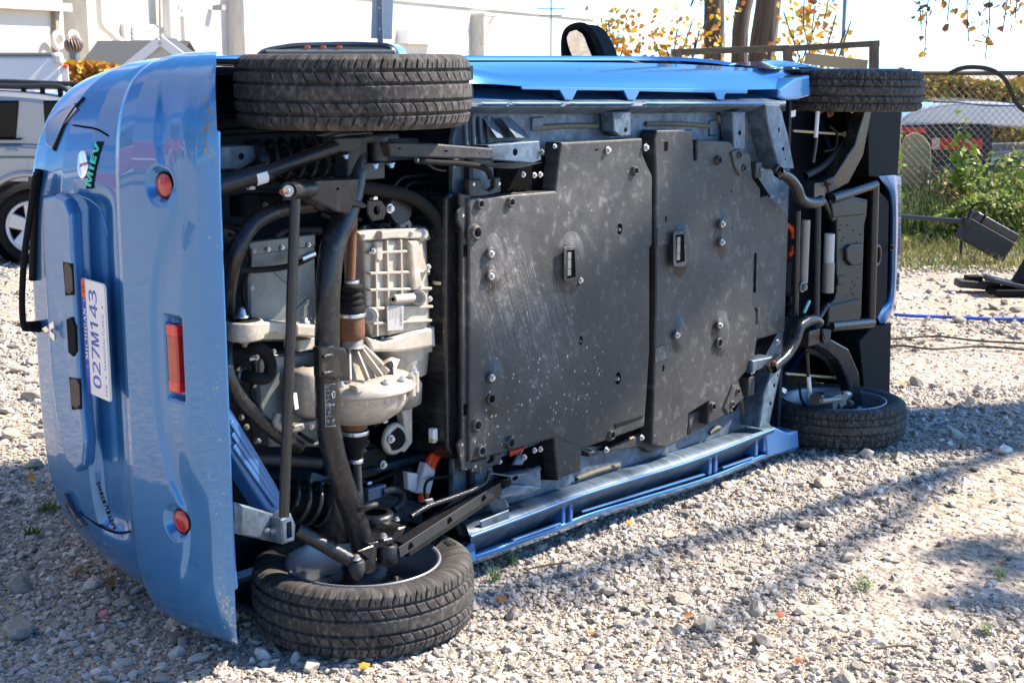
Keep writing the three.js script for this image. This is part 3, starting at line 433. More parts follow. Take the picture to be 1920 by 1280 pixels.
for (const [y0, y1] of [[440, 510], [655, 712]]) PL('cover_lap', mPan, .1475, .004, y0 < 500 ? [[1233, 428], [1258, 424], [1258, 456], [1233, 462]] : [[1229, 652], [1255, 643], [1254, 672], [1228, 681]], { parent: frontCover, bevel: .0015 });
PL('pocket_shade', mHoleShade, .1465, .002, [[1247, 266], [1253, 265], [1253, 282], [1247, 283]], { parent: frontCover, bevel: 0 });  // pocket shade drawn as a thin black plate
for (const q of [[[1212, 263], [1228, 250], [1252, 256], [1252, 318], [1232, 326], [1222, 305]], [[1304, 262], [1332, 272], [1340, 312], [1306, 300]]]) P('cover_shoulder', panUV(plateG(q, .118, .05, .008, [], 2)), mPan, frontCover);
P('cover_shoulder', panUV(plateG([[1290, 778], [1336, 752], [1340, 792], [1294, 816]], .112, .05, .006)), mPan, frontCover);
P('cover_shoulder', panUV(plateG([[1130, 846], [1212, 808], [1250, 838], [1222, 850], [1206, 838]], .11, .05, .006)), mPan, frontCover);
BX('cover_lug', mPan, 1424, 319, .15, 16, 30, .07, frontCover); BX('cover_lug', mPan, 1410, 724, .15, 17, 36, .07, frontCover); BX('cover_lug', mPan, 1424, 592, .15, 8, 30, .05, frontCover);
bolt(1429, 318, .153, 4, mZinc, frontCover); bolt(1461, 377, .13, 5, mZinc, noseCover); bolt(1458, 641, .13, 6, mZinc, noseCover); bolt(1410, 696, .15, 6, mZinc, frontCover); bolt(1447, 369, .12, 4, mZinc, noseCover);
P('cover_scuff_strip', panUV(plateG([[1153, 795], [1206, 778], [1206, 784], [1154, 803]], .1425, .003, .001)), mBlackPlastic, rearCover);
// rear flange of the battery case
const caseSide = PL('battery_case_side', mBlackMetal, .10, .16, [[835, 372], [846, 362], [866, 362], [868, 400], [866, 500], [866, 860], [850, 862], [838, 840], [834, 600]], { bevel: .008, seg: 2 });
PL('battery_case_flange', mPan, .13, .012, [[862, 362], [884, 366], [884, 880], [866, 884], [862, 850], [858, 835], [866, 820], [866, 430], [858, 412], [858, 396], [864, 388]], { parent: caseSide });
for (const [y] of [[470], [768]]) BX('notch_shade', mHoleShade, 874, y, .132, 9, 22, .006, caseSide, .001);  // black blocks laid on the flange stand in for shaded notches
for (const [x, w] of [[815, 8], [805, 5], [824, 6]]) PL('cable_duct', x === 815 ? mGreenBlack : mBlackPlastic, -.02, .05, [[x - w, 640], [x + w / 2, 640], [x + w / 2, 832], [x - w, 826]]);
PL('heat_shield', mBlackPlastic, -.03, .02, [[795, 345], [840, 360], [842, 850], [795, 820], [790, 560]]);
{ const t = canvasTex(64, 512, (c, w, h) => { c.fillStyle = '#e8e8e8'; c.fillRect(0, 0, w, h); c.fillStyle = '#222'; let y = 90; while (y < 400) { const s = 2 + 7 * rnd(); c.fillRect(20, y, 30, s); y += s + 3 + 5 * rnd(); } }); const g = plateG([[792, 733], [799, 732], [800, 817], [793, 816]], .0, .002, 0), p = g.attributes.position, u = g.attributes.uv; g.computeBoundingBox(); const b = g.boundingBox; for (let i = 0; i < p.count; i++) u.setXY(i, (p.getX(i) - b.min.x) / (b.max.x - b.min.x), (p.getY(i) - b.min.y) / (b.max.y - b.min.y)); P('barcode_label', g, M('#ffffff', .6, 0, { map: t })); }

ZOFF = 0;
// ---------------------------------------------------------------- rear suspension and drive unit
const beam = TU('axle_beam', mBlackMetal, 23, .07, [[668, 262, .02], [664, 330, .045], [648, 400, .065], [626, 452, .08], [616, 520, .085], [613, 620, .085], [613, 720, .085], [616, 800, .085], [628, 862, .08], [650, 930, .065], [674, 1000, .05], [684, 1062, .03]], car, 22);
PL('beam_bracket', mBlackMetal, .125, .03, [[600, 652], [626, 648], [648, 653], [652, 664], [653, 704], [632, 712], [602, 708]], { parent: beam, bevel: .006, seg: 2, holes: [[642, 683, 3.5, 4.5]] });
for (const y of [668, 700]) BX('bracket_rib', mBlackMetal, 616, y, .132, 18, 8, .014, beam);
BX('beam_hole_shade', mHoleShade, 597, 572, .104, 4, 7, .004, beam, .001);  // black block on the tube imitates the dark of a hole
PL('beam_ring', mDustMetal, .10, .014, [[640, 376], [652, 372], [680, 378], [690, 386], [684, 390], [664, 386], [644, 382]], { parent: beam });
{ const g = new THREE.TorusGeometry(.022, .007, 8, 24); g.rotateX(1.1); P('beam_ring', place(g, at(689, 951, .1)), mDustMetal, beam); }
{ const t = canvasTex(128, 512, (c, w, h) => { c.fillStyle = '#1e1f22'; c.fillRect(0, 0, w, h); c.strokeStyle = '#c4c8cf'; c.lineWidth = 4; c.strokeRect(4, 6, 118, 238); c.strokeRect(4, 256, 118, 246); c.lineWidth = 5; c.beginPath(); c.moveTo(85, 90); c.lineTo(110, 125); c.lineTo(98, 125); c.lineTo(98, 165); c.lineTo(72, 165); c.lineTo(72, 125); c.lineTo(60, 125); c.closePath(); c.stroke(); c.beginPath(); c.moveTo(66, 380); c.lineTo(116, 450); c.moveTo(116, 380); c.lineTo(66, 450); c.stroke(); c.strokeRect(72, 300, 30, 34); for (let k = 0; k < 26; k++) { c.fillStyle = '#8f949c'; c.fillRect(14 + (k % 3) * 13, 20 + Math.floor(k / 3) * 50, 7, 36 * rnd() + 8); } });
  const a = at(607, 722, .112), b = at(611, 803, .112), r = px2m(23, a) + .0008, h = a.y - b.y; const g = new THREE.CylinderGeometry(r, r, h, 14, 1, true, -.9, 1.15); const c0 = at(613, 762, .085); P('beam_sticker', place(g, V(c0.x, (a.y + b.y) / 2, c0.z)), M('#ffffff', .5, 0, { map: t }), beam); }
// bracket at the top of the beam and the lateral rod
const gus = PL('beam_gusset', mBlackMetal, .11, .07, [[582, 338], [600, 336], [655, 334], [674, 333], [670, 372], [655, 402], [632, 397], [598, 380], [584, 373]], { bevel: .004, holes: [[633, 354, 4.5, 6]] });
P('lateral_rod', cylG(at(553, 372, .13), at(532, 968, .13), .0125, .0125, 14), mBlackMetal);
CY('rod_bush', mBlackMetal, 17, [541, 358, .14], [582, 354, .10]); CY('rod_bush_sleeve', mRubber, 12.5, [539.5, 358.2, .1405], [550, 357, .13]);
bolt(540, 358, .145, 11, mZinc, car, V(-1, .1, .35).normalize()); CY('stud_tip', mRust, 5, [527, 360, .155], [541, 358, .145]);
for (const [x, y, r] of [[648, 290, 7], [703, 308, 8], [733, 306, 8]]) bolt(x, y + 2, .09, r, mZinc, car, V(0, -1, .3).normalize());
PL('hub_carrier', mDustMetal, .06, .05, [[655, 262], [690, 254], [748, 250], [752, 262], [690, 268], [688, 304], [735, 302], [736, 308], [690, 312], [668, 336], [652, 330]], { bevel: .004 });
CY('carrier_bush', mBlackMetal, 20, [708, 258, .045], [708, 301, .045]); BX('carrier_block', mBlackMetal, 703, 320, .07, 40, 32, .06);
PL('carrier_flange', mBlackMetal, .02, .04, [[610, 256], [640, 248], [700, 246], [705, 300], [690, 330], [650, 340], [640, 300]]);
BX('carrier_clevis', mDustMetal, 652, 271, .085, 44, 26, .05);
P('damper_rod', cylG(at(500, 322, .015), at(632, 274, .075), px2m(13.5, at(560, 300, .04)), undefined, 18), mBlackMetal);
const damper = P('damper_tube', cylG(at(402, 350, -.02), at(502, 321, .016), px2m(18, at(450, 340, 0)), undefined, 20), mBlackMetal);
CY('damper_rim', mBlackMetal, 19.5, [496, 323, .013], [504, 320.5, .017], damper);
{ const a = at(474, 331, .006), b = at(495, 325, .013), d = b.clone().sub(a), g = new THREE.CylinderGeometry(px2m(18, a) + .001, px2m(18, a) + .001, d.length(), 16, 1, true, -.55, 1.5); g.applyQuaternion(new THREE.Quaternion().setFromUnitVectors(V(0, 1, 0), d.clone().normalize())); P('damper_label', place(g, a.clone().add(b).multiplyScalar(.5)), mWhite, damper); }
function spring(name, a, b, rpx, turns, wpx) { const p = at(...a), q = at(...b), d = q.clone().sub(p), L = d.length(); d.normalize(); const s = new THREE.Vector3().crossVectors(d, V(0, 1, 0)).normalize(), u = new THREE.Vector3().crossVectors(s, d), R = px2m(rpx, p), pts = []; for (let k = 0; k <= turns * 16; k++) { const t = k / 16 * 2 * Math.PI; pts.push(p.clone().addScaledVector(d, L * k / (turns * 16)).addScaledVector(s, R * Math.cos(t)).addScaledVector(u, R * Math.sin(t))); } return P(name, tubeG(pts, px2m(wpx, p), 8, pts.length * 2), mBlackMetal); }
spring('coil_spring', [478, 305, -.10], [600, 292, -.06], 38, 5, 5.5); CY('spring_boot', mRubber, 25, [475, 305, -.10], [600, 292, -.06]); CY('spring_seat', mBlackMetal, 44, [470, 306, -.105], [486, 304, -.10]);
spring('coil_spring', [540, 938, -.10], [625, 948, -.06], 38, 4, 5.5); CY('spring_boot', mRubber, 24, [540, 938, -.10], [640, 950, -.06]); LA('spring_seat', mBlackMetal, 640, -.04, [[905, 30], [925, 42], [985, 46], [1010, 30]]);
PL('frame_rail', mUnder, -.08, .08, [[400, 274], [488, 272], [478, 302], [452, 317], [402, 319]], { holes: [[452, 293, 6, 9]] }); PL('rail_hole_shade', mHoleShade, -.10, .01, [[440, 280], [465, 280], [465, 310], [440, 310]]);  // black plate set in the rail opening supplies its shade
P('frame_rail', barG(at(420, 300, -.2), at(900, 268, -.2), .08, .06), mUnder); P('frame_rail', barG(at(560, 900, -.2), at(870, 985, -.2), .08, .06), mUnder);
const arm = PL('trailing_arm', mDustMetal, .10, .05, [[728, 268], [745, 266], [800, 268], [925, 278], [928, 296], [920, 299], [735, 293]], { bevel: .004, holes: [[[744, 274], [754, 274], [754, 283], [744, 283]], [[831, 278], [841, 279], [841, 288], [831, 287]], [[895, 283], [903, 284], [903, 291], [895, 290]]] }); PL('arm_hole_shade', mHoleShade, .07, .005, [[740, 272], [915, 281], [915, 293], [740, 288]], { parent: arm });  // black plate behind the square holes gives them their shade
const br = PL('arm_bracket', mUnder, .085, .06, [[915, 272], [1012, 264], [1016, 300], [1000, 306], [922, 300]], { holes: [[966, 285, 6, 9]] }); PL('bracket_backing', mHoleShade, .04, .004, [[955, 272], [980, 272], [980, 300], [955, 300]], { parent: br }); bolt(965, 286, .05, 6, mRust, br); bolt(1016, 284, .09, 5, mAluDark, br);
P('arm_bracket', ribbon([[[905, 312, .05], [960, 316, .07], [1014, 306, .06]], [[900, 306, .12], [955, 305, .13], [1017, 304, .12]]], 12), mUnder); PL('cover_recess_shade', mHoleShade, .02, .01, [[930, 300], [1055, 290], [1050, 362], [930, 366]]);  // black plate stands in for the shaded gap above the cover
for (const [x, y] of [[981, 327], [1002, 328], [1013, 327]]) bolt(x, y, .05, 5.5, mZinc);
TU('brake_hose', mRubber, 6, .09, [[782, 301], [820, 304], [870, 307], [902, 313], [916, 322], [920, 334]]); CY('hose_fitting', mZinc, 5, [780, 300, .09], [800, 302, .09]); TU('brake_pipe', mBlackMetal, 3, .02, [[795, 302], [815, 316], [835, 320]]);
TU('coolant_hose', mRubber, 12.5, .0, [[676, 350], [720, 357], [760, 365], [795, 385], [818, 412], [828, 450], [828, 490], [826, 528]], car, 16); CY('hose_clip', mTan, 15, [826, 526, 0], [826, 532, 0]); BX('clip_tail', mTan, 838, 529, .0, 12, 4, .01); CY('hose_sleeve', mRubber, 14, [829, 440, 0], [830, 452, 0]);
TU('brake_pipe', mBlackMetal, 3.5, -.1, [[730, 360], [752, 335], [790, 328], [850, 328]]); TU('brake_pipe', mBlackMetal, 3.5, -.1, [[750, 368], [766, 346], [800, 341], [850, 341]]);
CY('mount_cup', mBlackMetal, 30, [715, 390, -.09], [752, 390, -.02]); bolt(731, 391, -.01, 9, mZinc); PL('mount_strap', mBlackMetal, .0, .01, [[690, 375], [715, 374], [728, 392], [720, 412], [700, 415], [690, 400]], { holes: [[706, 394, 7, 11]] });
// half shafts
CY('half_shaft', mRust, 8.5, [668, 262, 0], [657, 527, 0]);
LA('shaft_boot', mRubber, 659, 0, [[524, 9], [526, 13], [531, 14], [533, 20], [540, 23], [545, 17], [549, 18], [553, 24], [558, 18], [561, 19], [565, 25], [569, 20], [573, 24], [582, 25.5], [589, 24]]);
LA('boot_band', mZinc, 659, 0, [[525, 13], [525, 14.5], [531, 14.5], [531, 13]]); LA('boot_band', mZinc, 660, 0, [[586, 24], [586, 26], [593, 26], [593, 24]]);
LA('joint_cup', mRust, 660, 0, [[593, 23], [596, 24], [622, 24.5], [632, 23], [640, 16], [642, 10]]); LA('joint_collar', mAluDark, 661, 0, [[634, 16], [637, 20], [646, 20], [650, 24]]);
LA('joint_cup', mRust, 665, 0, [[758, 14], [762, 24], [800, 24], [804, 22]]); LA('boot_band', mZinc, 666, 0, [[806, 24], [806, 26], [813, 26], [813, 24]]);
LA('shaft_boot', mRubber, 667, 0, [[804, 23], [806, 25.5], [818, 25], [822, 21], [826, 24], [831, 18], [835, 22], [840, 16], [845, 20], [850, 14], [862, 11]]); LA('boot_band', mZinc, 668, 0, [[860, 11], [860, 13], [867, 13], [867, 11]]); CY('half_shaft', mDustMetal, 8, [669, 866, 0], [676, 1010, 0]);
// gearbox: turned body with cast ribs
ZOFF = -.085;
const gb = LA('gearbox_case', mAlu, 738, -.02, [[422, 30], [424, 60], [430, 66], [444, 70], [447, 70], [449, 62], [500, 64], [560, 66], [610, 68], [622, 68], [650, 66], [700, 60]], car, 44);
for (const y of [510, 541, 574, 606]) LA('case_rib', mAlu, 738, -.02, [[y - 3, 63], [y - 2.5, 69.5], [y + 2.5, 69.5], [y + 3, 63]], gb, 40);
{ const c = at(738, 530, -.06), r0 = px2m(66, c), h = at(738, 447, -.06).y - at(738, 622, -.06).y; for (const a of [-1.5, -1.15, -.8, -.45, -.1, .25, .6]) { const g = boxG(.007, h, .016, .002); g.rotateY(a); P('case_rib', place(g, V(c.x + r0 * Math.sin(a), c.y, c.z + r0 * Math.cos(a))), mAlu, gb); } }
PL('case_column', mAlu, .108, .06, [[768, 452], [786, 452], [792, 470], [788, 500], [794, 540], [776, 545], [772, 500]], { parent: gb, bevel: .008, seg: 2 });
{ const face = PL('case_front', mAlu, .088, .09, [[684, 452], [700, 449], [790, 447], [800, 470], [806, 530], [808, 600], [800, 618], [700, 634], [690, 600]], { parent: gb, bevel: .012, seg: 3 });
  for (const [x0, y0, x1, y1] of [[700, 452, 704, 630], [722, 450, 726, 628], [748, 449, 750, 566]]) P('cast_rib', barG(at(x0, y0, .092), at(x1, y1, .092), .007, .018, .002, V(0, 0, 1)), mAlu, gb);
  for (const [x0, y0, x1, y1] of [[688, 474, 768, 470], [690, 512, 802, 508], [690, 543, 806, 540], [692, 578, 808, 574], [696, 606, 806, 600]]) P('cast_rib', barG(at(x0, y0, .092), at(x1, y1, .092), .007, .018, .002, V(0, 0, 1)), mAlu, gb);
  PL('case_flange', mAlu, .10, .05, [[672, 436], [690, 432], [740, 430], [798, 428], [806, 440], [800, 448], [740, 447], [680, 452]], { parent: gb, bevel: .004, seg: 2 }); for (const [x, y] of [[682, 442], [712, 440], [772, 437], [797, 436], [803, 500], [806, 560], [700, 470]]) bolt(x, y, .102, 5.5, mZinc, gb); PL('case_pocket', mAlu, .105, .03, [[706, 452], [718, 452], [718, 486], [712, 492], [706, 486]], { parent: gb, bevel: .004, seg: 2 }); BX('case_block', mAlu, 728, 440, .12, 26, 16, .04, gb); TU('vent_hose', mBlackPlastic, 6, .06, [[705, 432], [716, 422], [728, 426], [734, 436]], gb, 8); }
CY('case_boss', mAlu, 14, [786, 557, .07], [784, 558, .115], gb); CY('boss_plug', mAluDark, 10, [784, 558, .11], [783.5, 558.2, .118], gb); CY('case_boss', mAlu, 9, [737, 561, .11], [785, 557, .1], gb); CY('boss_plug', mHoleShade, 3.5, [736, 561, .1105], [740, 561, .11], gb);
CY('case_boss', mAlu, 15, [697, 590, .06], [692, 592, .108], gb); CY('boss_plug', mAluDark, 9, [693, 592, .1], [691.5, 592.5, .112], gb);
{ const t = canvasTex(128, 192, (c, w, h) => { c.fillStyle = '#a9a8a6'; c.fillRect(0, 0, w, h); for (let k = 0; k < 26; k++) { c.fillStyle = '#3a3a3a'; c.fillRect(92, 30 + k * 5, 20, 1 + 3 * rnd()); } for (let k = 0; k < 7; k++) { c.fillStyle = '#4a4a4a'; c.fillRect(14 + 11 * k, 30, 3, 60 + 60 * rnd()); } }); const g = plateG([[726, 574], [757, 572], [756, 618], [727, 620]], .108, .003, 0), p = g.attributes.position, u = g.attributes.uv; g.computeBoundingBox(); const b = g.boundingBox; for (let i = 0; i < p.count; i++) u.setXY(i, (p.getX(i) - b.min.x) / (b.max.x - b.min.x), (p.getY(i) - b.min.y) / (b.max.y - b.min.y)); P('case_label', g, M('#ffffff', .5, .2, { map: t }), gb); }
PL('case_fin', mAlu, .03, .02, [[798, 540], [834, 538], [834, 572], [822, 592], [800, 600]], { parent: gb, bevel: .004, seg: 2 });
PL('case_lug', mAlu, .04, .02, [[749, 440], [750, 414], [756, 410], [768, 411], [773, 418], [772, 440]], { parent: gb, holes: [[763, 424, 3.5, 5]] });
for (const [x, y] of [[683, 428], [724, 425], [744, 430], [787, 428], [797, 434], [705, 426]]) bolt(x, y, .03, 6, mZinc, gb, V(0, 1, .2).normalize());
PL('case_sump', mAlu, .095, .17, [[688, 632], [720, 640], [772, 622], [816, 612], [818, 650], [786, 655], [760, 660], [698, 660]], { parent: gb, bevel: .008, seg: 2 }); bolt(716, 636, .07, 6, mZinc, gb, V(0, 1, .2).normalize()); BX('case_step', mAlu, 798, 657, .07, 30, 12, .05, gb);
LA('case_dome', mAluDark, 782, -.03, [[655, 44], [672, 42], [690, 30], [700, 10]], gb, 30);
// bell housing
ZOFF = 0;
const bell = LA('bell_housing', mAlu, 668, -.02, [[648, 20], [652, 24], [668, 34], [700, 54], [703, 92], [708, 108], [722, 112], [726, 108], [730, 98], [750, 96], [768, 84], [784, 60], [790, 24]], car, 48);
{ const top = at(664, 652, 0), bot = at(668, 702, 0); for (const a of [-1.2, -.7, -.25, .2, .65, 1.1]) { const r0 = px2m(24, top), r1 = px2m(74, bot), p = V(top.x + r0 * Math.sin(a), top.y, -.02 + r0 * Math.cos(a)), q = V(bot.x + r1 * Math.sin(a), bot.y, -.03 + r1 * Math.cos(a)); P('bell_rib', barG(p, q, .006, .02, .002, V(Math.sin(a), 0, Math.cos(a))), mAlu, bell); } }
{ const c = at(668, 716, -.04), r = px2m(110, c); for (const a of [-1.35, -1.0, -.62, -.25, .1, .42, .72, 1.02]) { const p = V(c.x + r * Math.sin(a), c.y, c.z + r * Math.cos(a)); P('bell_lug', cylG(p.clone().add(V(0, -.026, 0)), p.clone().add(V(0, .026, 0)), .0105, .0105, 14), mAlu, bell); const m = new THREE.Mesh(boltGeo, mZinc); m.name = 'bolt'; m.scale.setScalar(.0095); m.quaternion.setFromUnitVectors(V(0, 0, 1), V(0, 1, 0)); m.position.copy(p).add(V(0, .027, 0)); bell.add(m); } }
P('bell_web', ribbon([[[700, 700, .05], [735, 676, .06], [738, 704, .06]], [[700, 690, -.02], [730, 668, -.02], [752, 668, -.02]]], 10), mAlu, bell); LA('drain_plug', mAluDark, 702, .05, [[742, 10], [746, 10], [764, 9], [767, 6], [768, 0]], bell, 20);
PL('bell_bar', mAlu, .10, .03, [[668, 724], [690, 720], [732, 706], [742, 708], [744, 716], [700, 734], [670, 738]], { parent: bell, bevel: .005, seg: 2 });
LA('motor_end', mAlu, 580, -.04, [[686, 10], [690, 28], [700, 34], [730, 36], [770, 34], [782, 22], [786, 0]], bell, 32); LA('motor_end', mAluDark, 752, -.05, [[700, 30], [720, 40], [755, 38], [765, 20]], bell);
PL('motor_label', mWhite, .0, .002, [[549, 737], [556, 736], [560, 766], [553, 768]], { parent: bell, bevel: 0 });
TU('motor_cable', mAluDark, 8, .02, [[520, 775], [516, 790], [524, 800], [545, 806]]); BX('motor_bracket', mAluDark, 570, 800, .0, 60, 14, .03); for (const x of [548, 566, 584]) bolt(x, 800, .01, 5, mZinc);
// inverter boxes, mount and hoses on the left of the beam
const inv = PL('inverter_box', mGalv, -.08, .12, [[466, 460], [592, 448], [594, 640], [468, 640]], { bevel: .006 }); PL('inverter_lid', mGalv, -.074, .02, [[462, 458], [476, 452], [592, 438], [592, 462], [466, 480]], { parent: inv }); for (const [x, y] of [[476, 471], [503, 467], [529, 464], [579, 459], [472, 540], [478, 630]]) bolt(x, y, -.07, 4.5, mZinc, inv);
P('box_pressing', barG(at(510, 505, -.079), at(575, 560, -.079), .006, .008), mGalv, inv); P('box_pressing', barG(at(520, 610, -.079), at(580, 560, -.079), .006, .008), mGalv, inv);
const inv2 = PL('charger_box', mAluDark, -.09, .12, [[480, 668], [600, 660], [604, 838], [508, 838], [486, 760]], { bevel: .006 }); PL('charger_lid', mGalv, -.085, .01, [[486, 676], [494, 668], [600, 664], [602, 832], [506, 832], [488, 760]], { parent: inv2 }); for (const [x, y] of [[481, 670], [476, 722], [485, 826], [513, 659]]) bolt(x, y, -.08, 5, mZinc, inv2);
LA('mount_ring', mAlu, 459, .0, [[600, 30], [601, 34], [604, 36], [632, 36], [636, 33], [637, 20]]); LA('mount_rubber', mRubber, 459, 0, [[606, 0], [604, 12], [598, 13], [600, 22], [603, 31], [608, 31]]); LA('mount_bolt', mZinc, 453, 0, [[576, 0], [576, 4], [580, 4], [580, 7], [586, 7], [586, 9], [591, 9], [592, 13], [595, 13]]); LA('mount_bolt', mAluDark, 458, 0, [[637, 10], [644, 9], [645, 5], [650, 5], [650, 0]]);
PL('mount_arm', mAlu, .02, .07, [[486, 606], [510, 602], [560, 607], [596, 610], [596, 634], [560, 631], [510, 625], [490, 632]], { bevel: .006, seg: 2 }); BX('mount_foot', mAlu, 578, 646, .0, 34, 22, .06); LA('mount_bolt', mZinc, 571, .0, [[596, 0], [596, 6], [602, 6], [602, 10], [606, 10]]);
TU('subframe_tube', mBlackMetal, 15, .02, [[424, 600, -.06], [428, 540, -.03], [442, 480], [470, 424], [510, 398], [550, 388], [590, 384, .03]], car, 16); TU('subframe_tube', mBlackMetal, 14, .0, [[424, 600, -.06], [422, 650, -.03], [426, 700], [448, 745], [485, 785], [520, 815], [560, 838, -.03]], car, 16);
TU('coolant_hose', mRubber, 12, -.01, [[462, 652, -.04], [485, 652], [502, 668], [507, 690], [500, 707], [480, 709], [452, 702, -.05]], car, 14); CY('hose_clamp', mZinc, 13.5, [452, 702, -.05], [456, 703, -.045]); BX('clamp_ear', mTan, 448, 690, -.04, 6, 12, .01);
const ch = TU('corrugated_hose', mDustMetal, 7.5, -.10, [[510, 462], [514, 448], [532, 434], [560, 432], [600, 432]]); for (let k = 0; k < 16; k++) { const x = 530 + k * 4.4; CY('hose_ring', mDustMetal, 9, [x, 434.5 - k * .12, -.10], [x + 1.8, 434.4 - k * .12, -.10], ch); }
TU('signal_cable', mRubber, 6, -.03, [[448, 505], [480, 506], [540, 499], [570, 488], [590, 477]]); CY('cable_joint', mZinc, 6.5, [564, 485, -.028], [588, 475, -.028]);
BX('pump_body', mBlackPlastic, 500, 386, -.05, 60, 40, .08); LA('pump_body', mBlackPlastic, 466, -.06, [[362, 10], [364, 20], [405, 20], [407, 10]]); bolt(497, 384, -.045, 6, mAluDark); bolt(535, 378, -.04, 8, mAluDark); TU('wire_loom', mRubber, 9, -.16, [[412, 420], [440, 432], [470, 450], [480, 470]]); TU('wire_loom', mRubber, 5, -.12, [[430, 560], [436, 520], [434, 470], [450, 430]]);
BX('inner_bracket', mBlackMetal, 440, 470, -.15, 50, 90, .06); BX('inner_bracket', mBlackMetal, 452, 800, -.15, 40, 110, .06); for (const [x, y] of [[452, 782], [462, 800], [480, 826], [450, 740]]) bolt(x, y, -.1, 6, mAluDark);
for (const [pts, Z, r, m] of [[[[430, 330], [470, 352], [520, 358], [575, 372]], -.03, 3, mRubber], [[[440, 690], [470, 672], [476, 700], [470, 740], [490, 770]], -.04, 3.5, mRubber], [[[600, 400], [625, 408], [650, 402], [676, 412]], -.02, 4, mRubber], [[[690, 345], [700, 372], [690, 400], [700, 425]], -.05, 3.5, mRubber], [[[560, 812], [590, 830], [640, 836], [690, 828]], -.06, 4, mRubber], [[[640, 880], [690, 905], [730, 890], [770, 872]], -.1, 4, mRubber], [[[430, 440], [460, 452], [468, 490], [455, 540], [462, 590]], -.06, 4, mRubber], [[[700, 800], [720, 790], [750, 800], [775, 790]], -.08, 3, mRubber]]) { const o = TU('wire_loom', m, r, Z, pts); const c = at(...pts[1], Z); P('cable_tie', place(boxG(.016, .008, .016, .002), c), mWhite, o); }
// lower corner: brace, knuckle, arms
const brace = PL('bumper_brace', mUnderBlue, .0, .07, [[426, 762], [436, 770], [518, 908], [548, 968], [546, 990], [520, 968], [498, 956], [432, 850]], { bevel: .006, seg: 2 }); for (const o of [0, 14, 28]) P('brace_rib', barG(at(432 + o * .2, 790 + o * 1.6, .006), at(516 + o * .1, 922 + o, .006), .006, .012), mUnderBlue, brace);
const shoe = PL('brace_shoe', mUnder, .06, .03, [[436, 942], [470, 950], [522, 966], [528, 1020], [440, 1000]], { bevel: .005 }); PL('shoe_lip', mUnder, .10, .05, [[527, 975], [546, 962], [555, 985], [553, 1014], [530, 1021]], { parent: shoe, bevel: .004, holes: [[[534, 978], [548, 972], [550, 1008], [535, 1014]]] }); PL('shoe_shade', mHoleShade, .055, .004, [[530, 975], [550, 970], [552, 1012], [532, 1016]], { parent: shoe }); bolt(512, 993, .068, 7, mZinc, shoe); CY('stud_tip', mZinc, 4, [499, 994, .075], [510, 993, .068], shoe);  // black plate within the lip replaces the shade of its interior
P('damper_rod', cylG(at(556, 992, .0), at(660, 1052, .075), px2m(14, at(600, 1015, .02)), undefined, 18), mBlackMetal);
LA('knuckle_bush', mBlackMetal, 726, .09, [[1020, 10], [1022, 20], [1052, 20], [1056, 14]]); LA('damper_eye', mDustMetal, 669, .09, [[1050, 10], [1052, 15], [1068, 16], [1078, 12], [1086, 6], [1088, 0]]); bolt(668, 1047, .095, 9, mZinc, car, V(0, 1, .2).normalize());
PL('knuckle_plate', mBlackMetal, .095, .012, [[672, 1034], [700, 1022], [708, 1030], [704, 1072], [686, 1076], [684, 1056], [690, 1048]]); PL('knuckle_plate', mBlackMetal, .09, .1, [[692, 1020], [735, 1008], [748, 990], [762, 985], [752, 1010], [730, 1022], [706, 1030]]); bolt(719, 1006, .09, 8, mZinc, car, V(0, 1, .2).normalize()); bolt(744, 974, .08, 6, mZinc, car, V(0, 1, .2).normalize());
LA('spring_cup', mBlackMetal, 704, -.02, [[960, 22], [962, 34], [974, 34], [990, 30], [1010, 28]]); LA('brake_backing', mBlackMetal, 684, .0, [[1040, 20], [1060, 44], [1090, 50], [1104, 46]]); CY('brake_nipple', mRed, 4, [724, 1062, .05], [724, 1074, .05]);
const arm2 = P('trailing_arm', barG(at(752, 1030, .09), at(928, 912, .07), .05, .04, .005), mBlackMetal); { const a = at(748, 1036, .115), b = at(926, 920, .098); P('arm_edge', barG(a, b, .004, .030, .0015), mDustMetal, arm2); for (const t of [.1, .5, .87]) { const p = a.clone().lerp(b, t).add(V(0, 0, .0025)); P('arm_slot_shade', orient(boxG(.02, .013, .003, .001), p, V(-.3, .0, 1), V(-.5, .8, 0)), mHoleShade, arm2); } }  // slots are black plates laid on the edge, shade put into colour
LA('arm_bush', mRubber, 942, .06, [[896, 10], [898, 17], [916, 17], [918, 10]]); P('arm_bracket', ribbon([[[918, 884, .05], [960, 890, .09], [1012, 872, .07]], [[920, 888, .12], [958, 893, .13], [1016, 880, .12]]], 12), mUnder); PL('arm_bracket', mUnder, .06, .04, [[955, 892], [1014, 880], [1016, 912], [1000, 915], [958, 908]], { holes: [[966, 896, 7, 6]] }); PL('arm_bracket', mUnder, .09, .06, [[928, 926], [960, 908], [1014, 912], [1016, 918], [990, 928], [940, 936]], { bevel: .006, seg: 2 }); P('arm_bracket', barG(at(915, 945, .03), at(945, 930, .06), .05, .06), mUnder);
for (const [x, y] of [[1002, 844], [1013, 842], [983, 857]]) bolt(x, y, .06, 5.5, mZinc); PL('service_bracket', mUnder, .05, .01, [[962, 872], [978, 846], [986, 862], [980, 872]]); PL('cover_recess_shade', mHoleShade, .02, .01, [[925, 865], [1042, 822], [1048, 900], [1000, 900], [930, 892]]); PL('cable_guard', mOrange, .03, .01, [[958, 846], [985, 838], [980, 850], [958, 856]]);  // lower gap by the cover: black plate in place of its shade
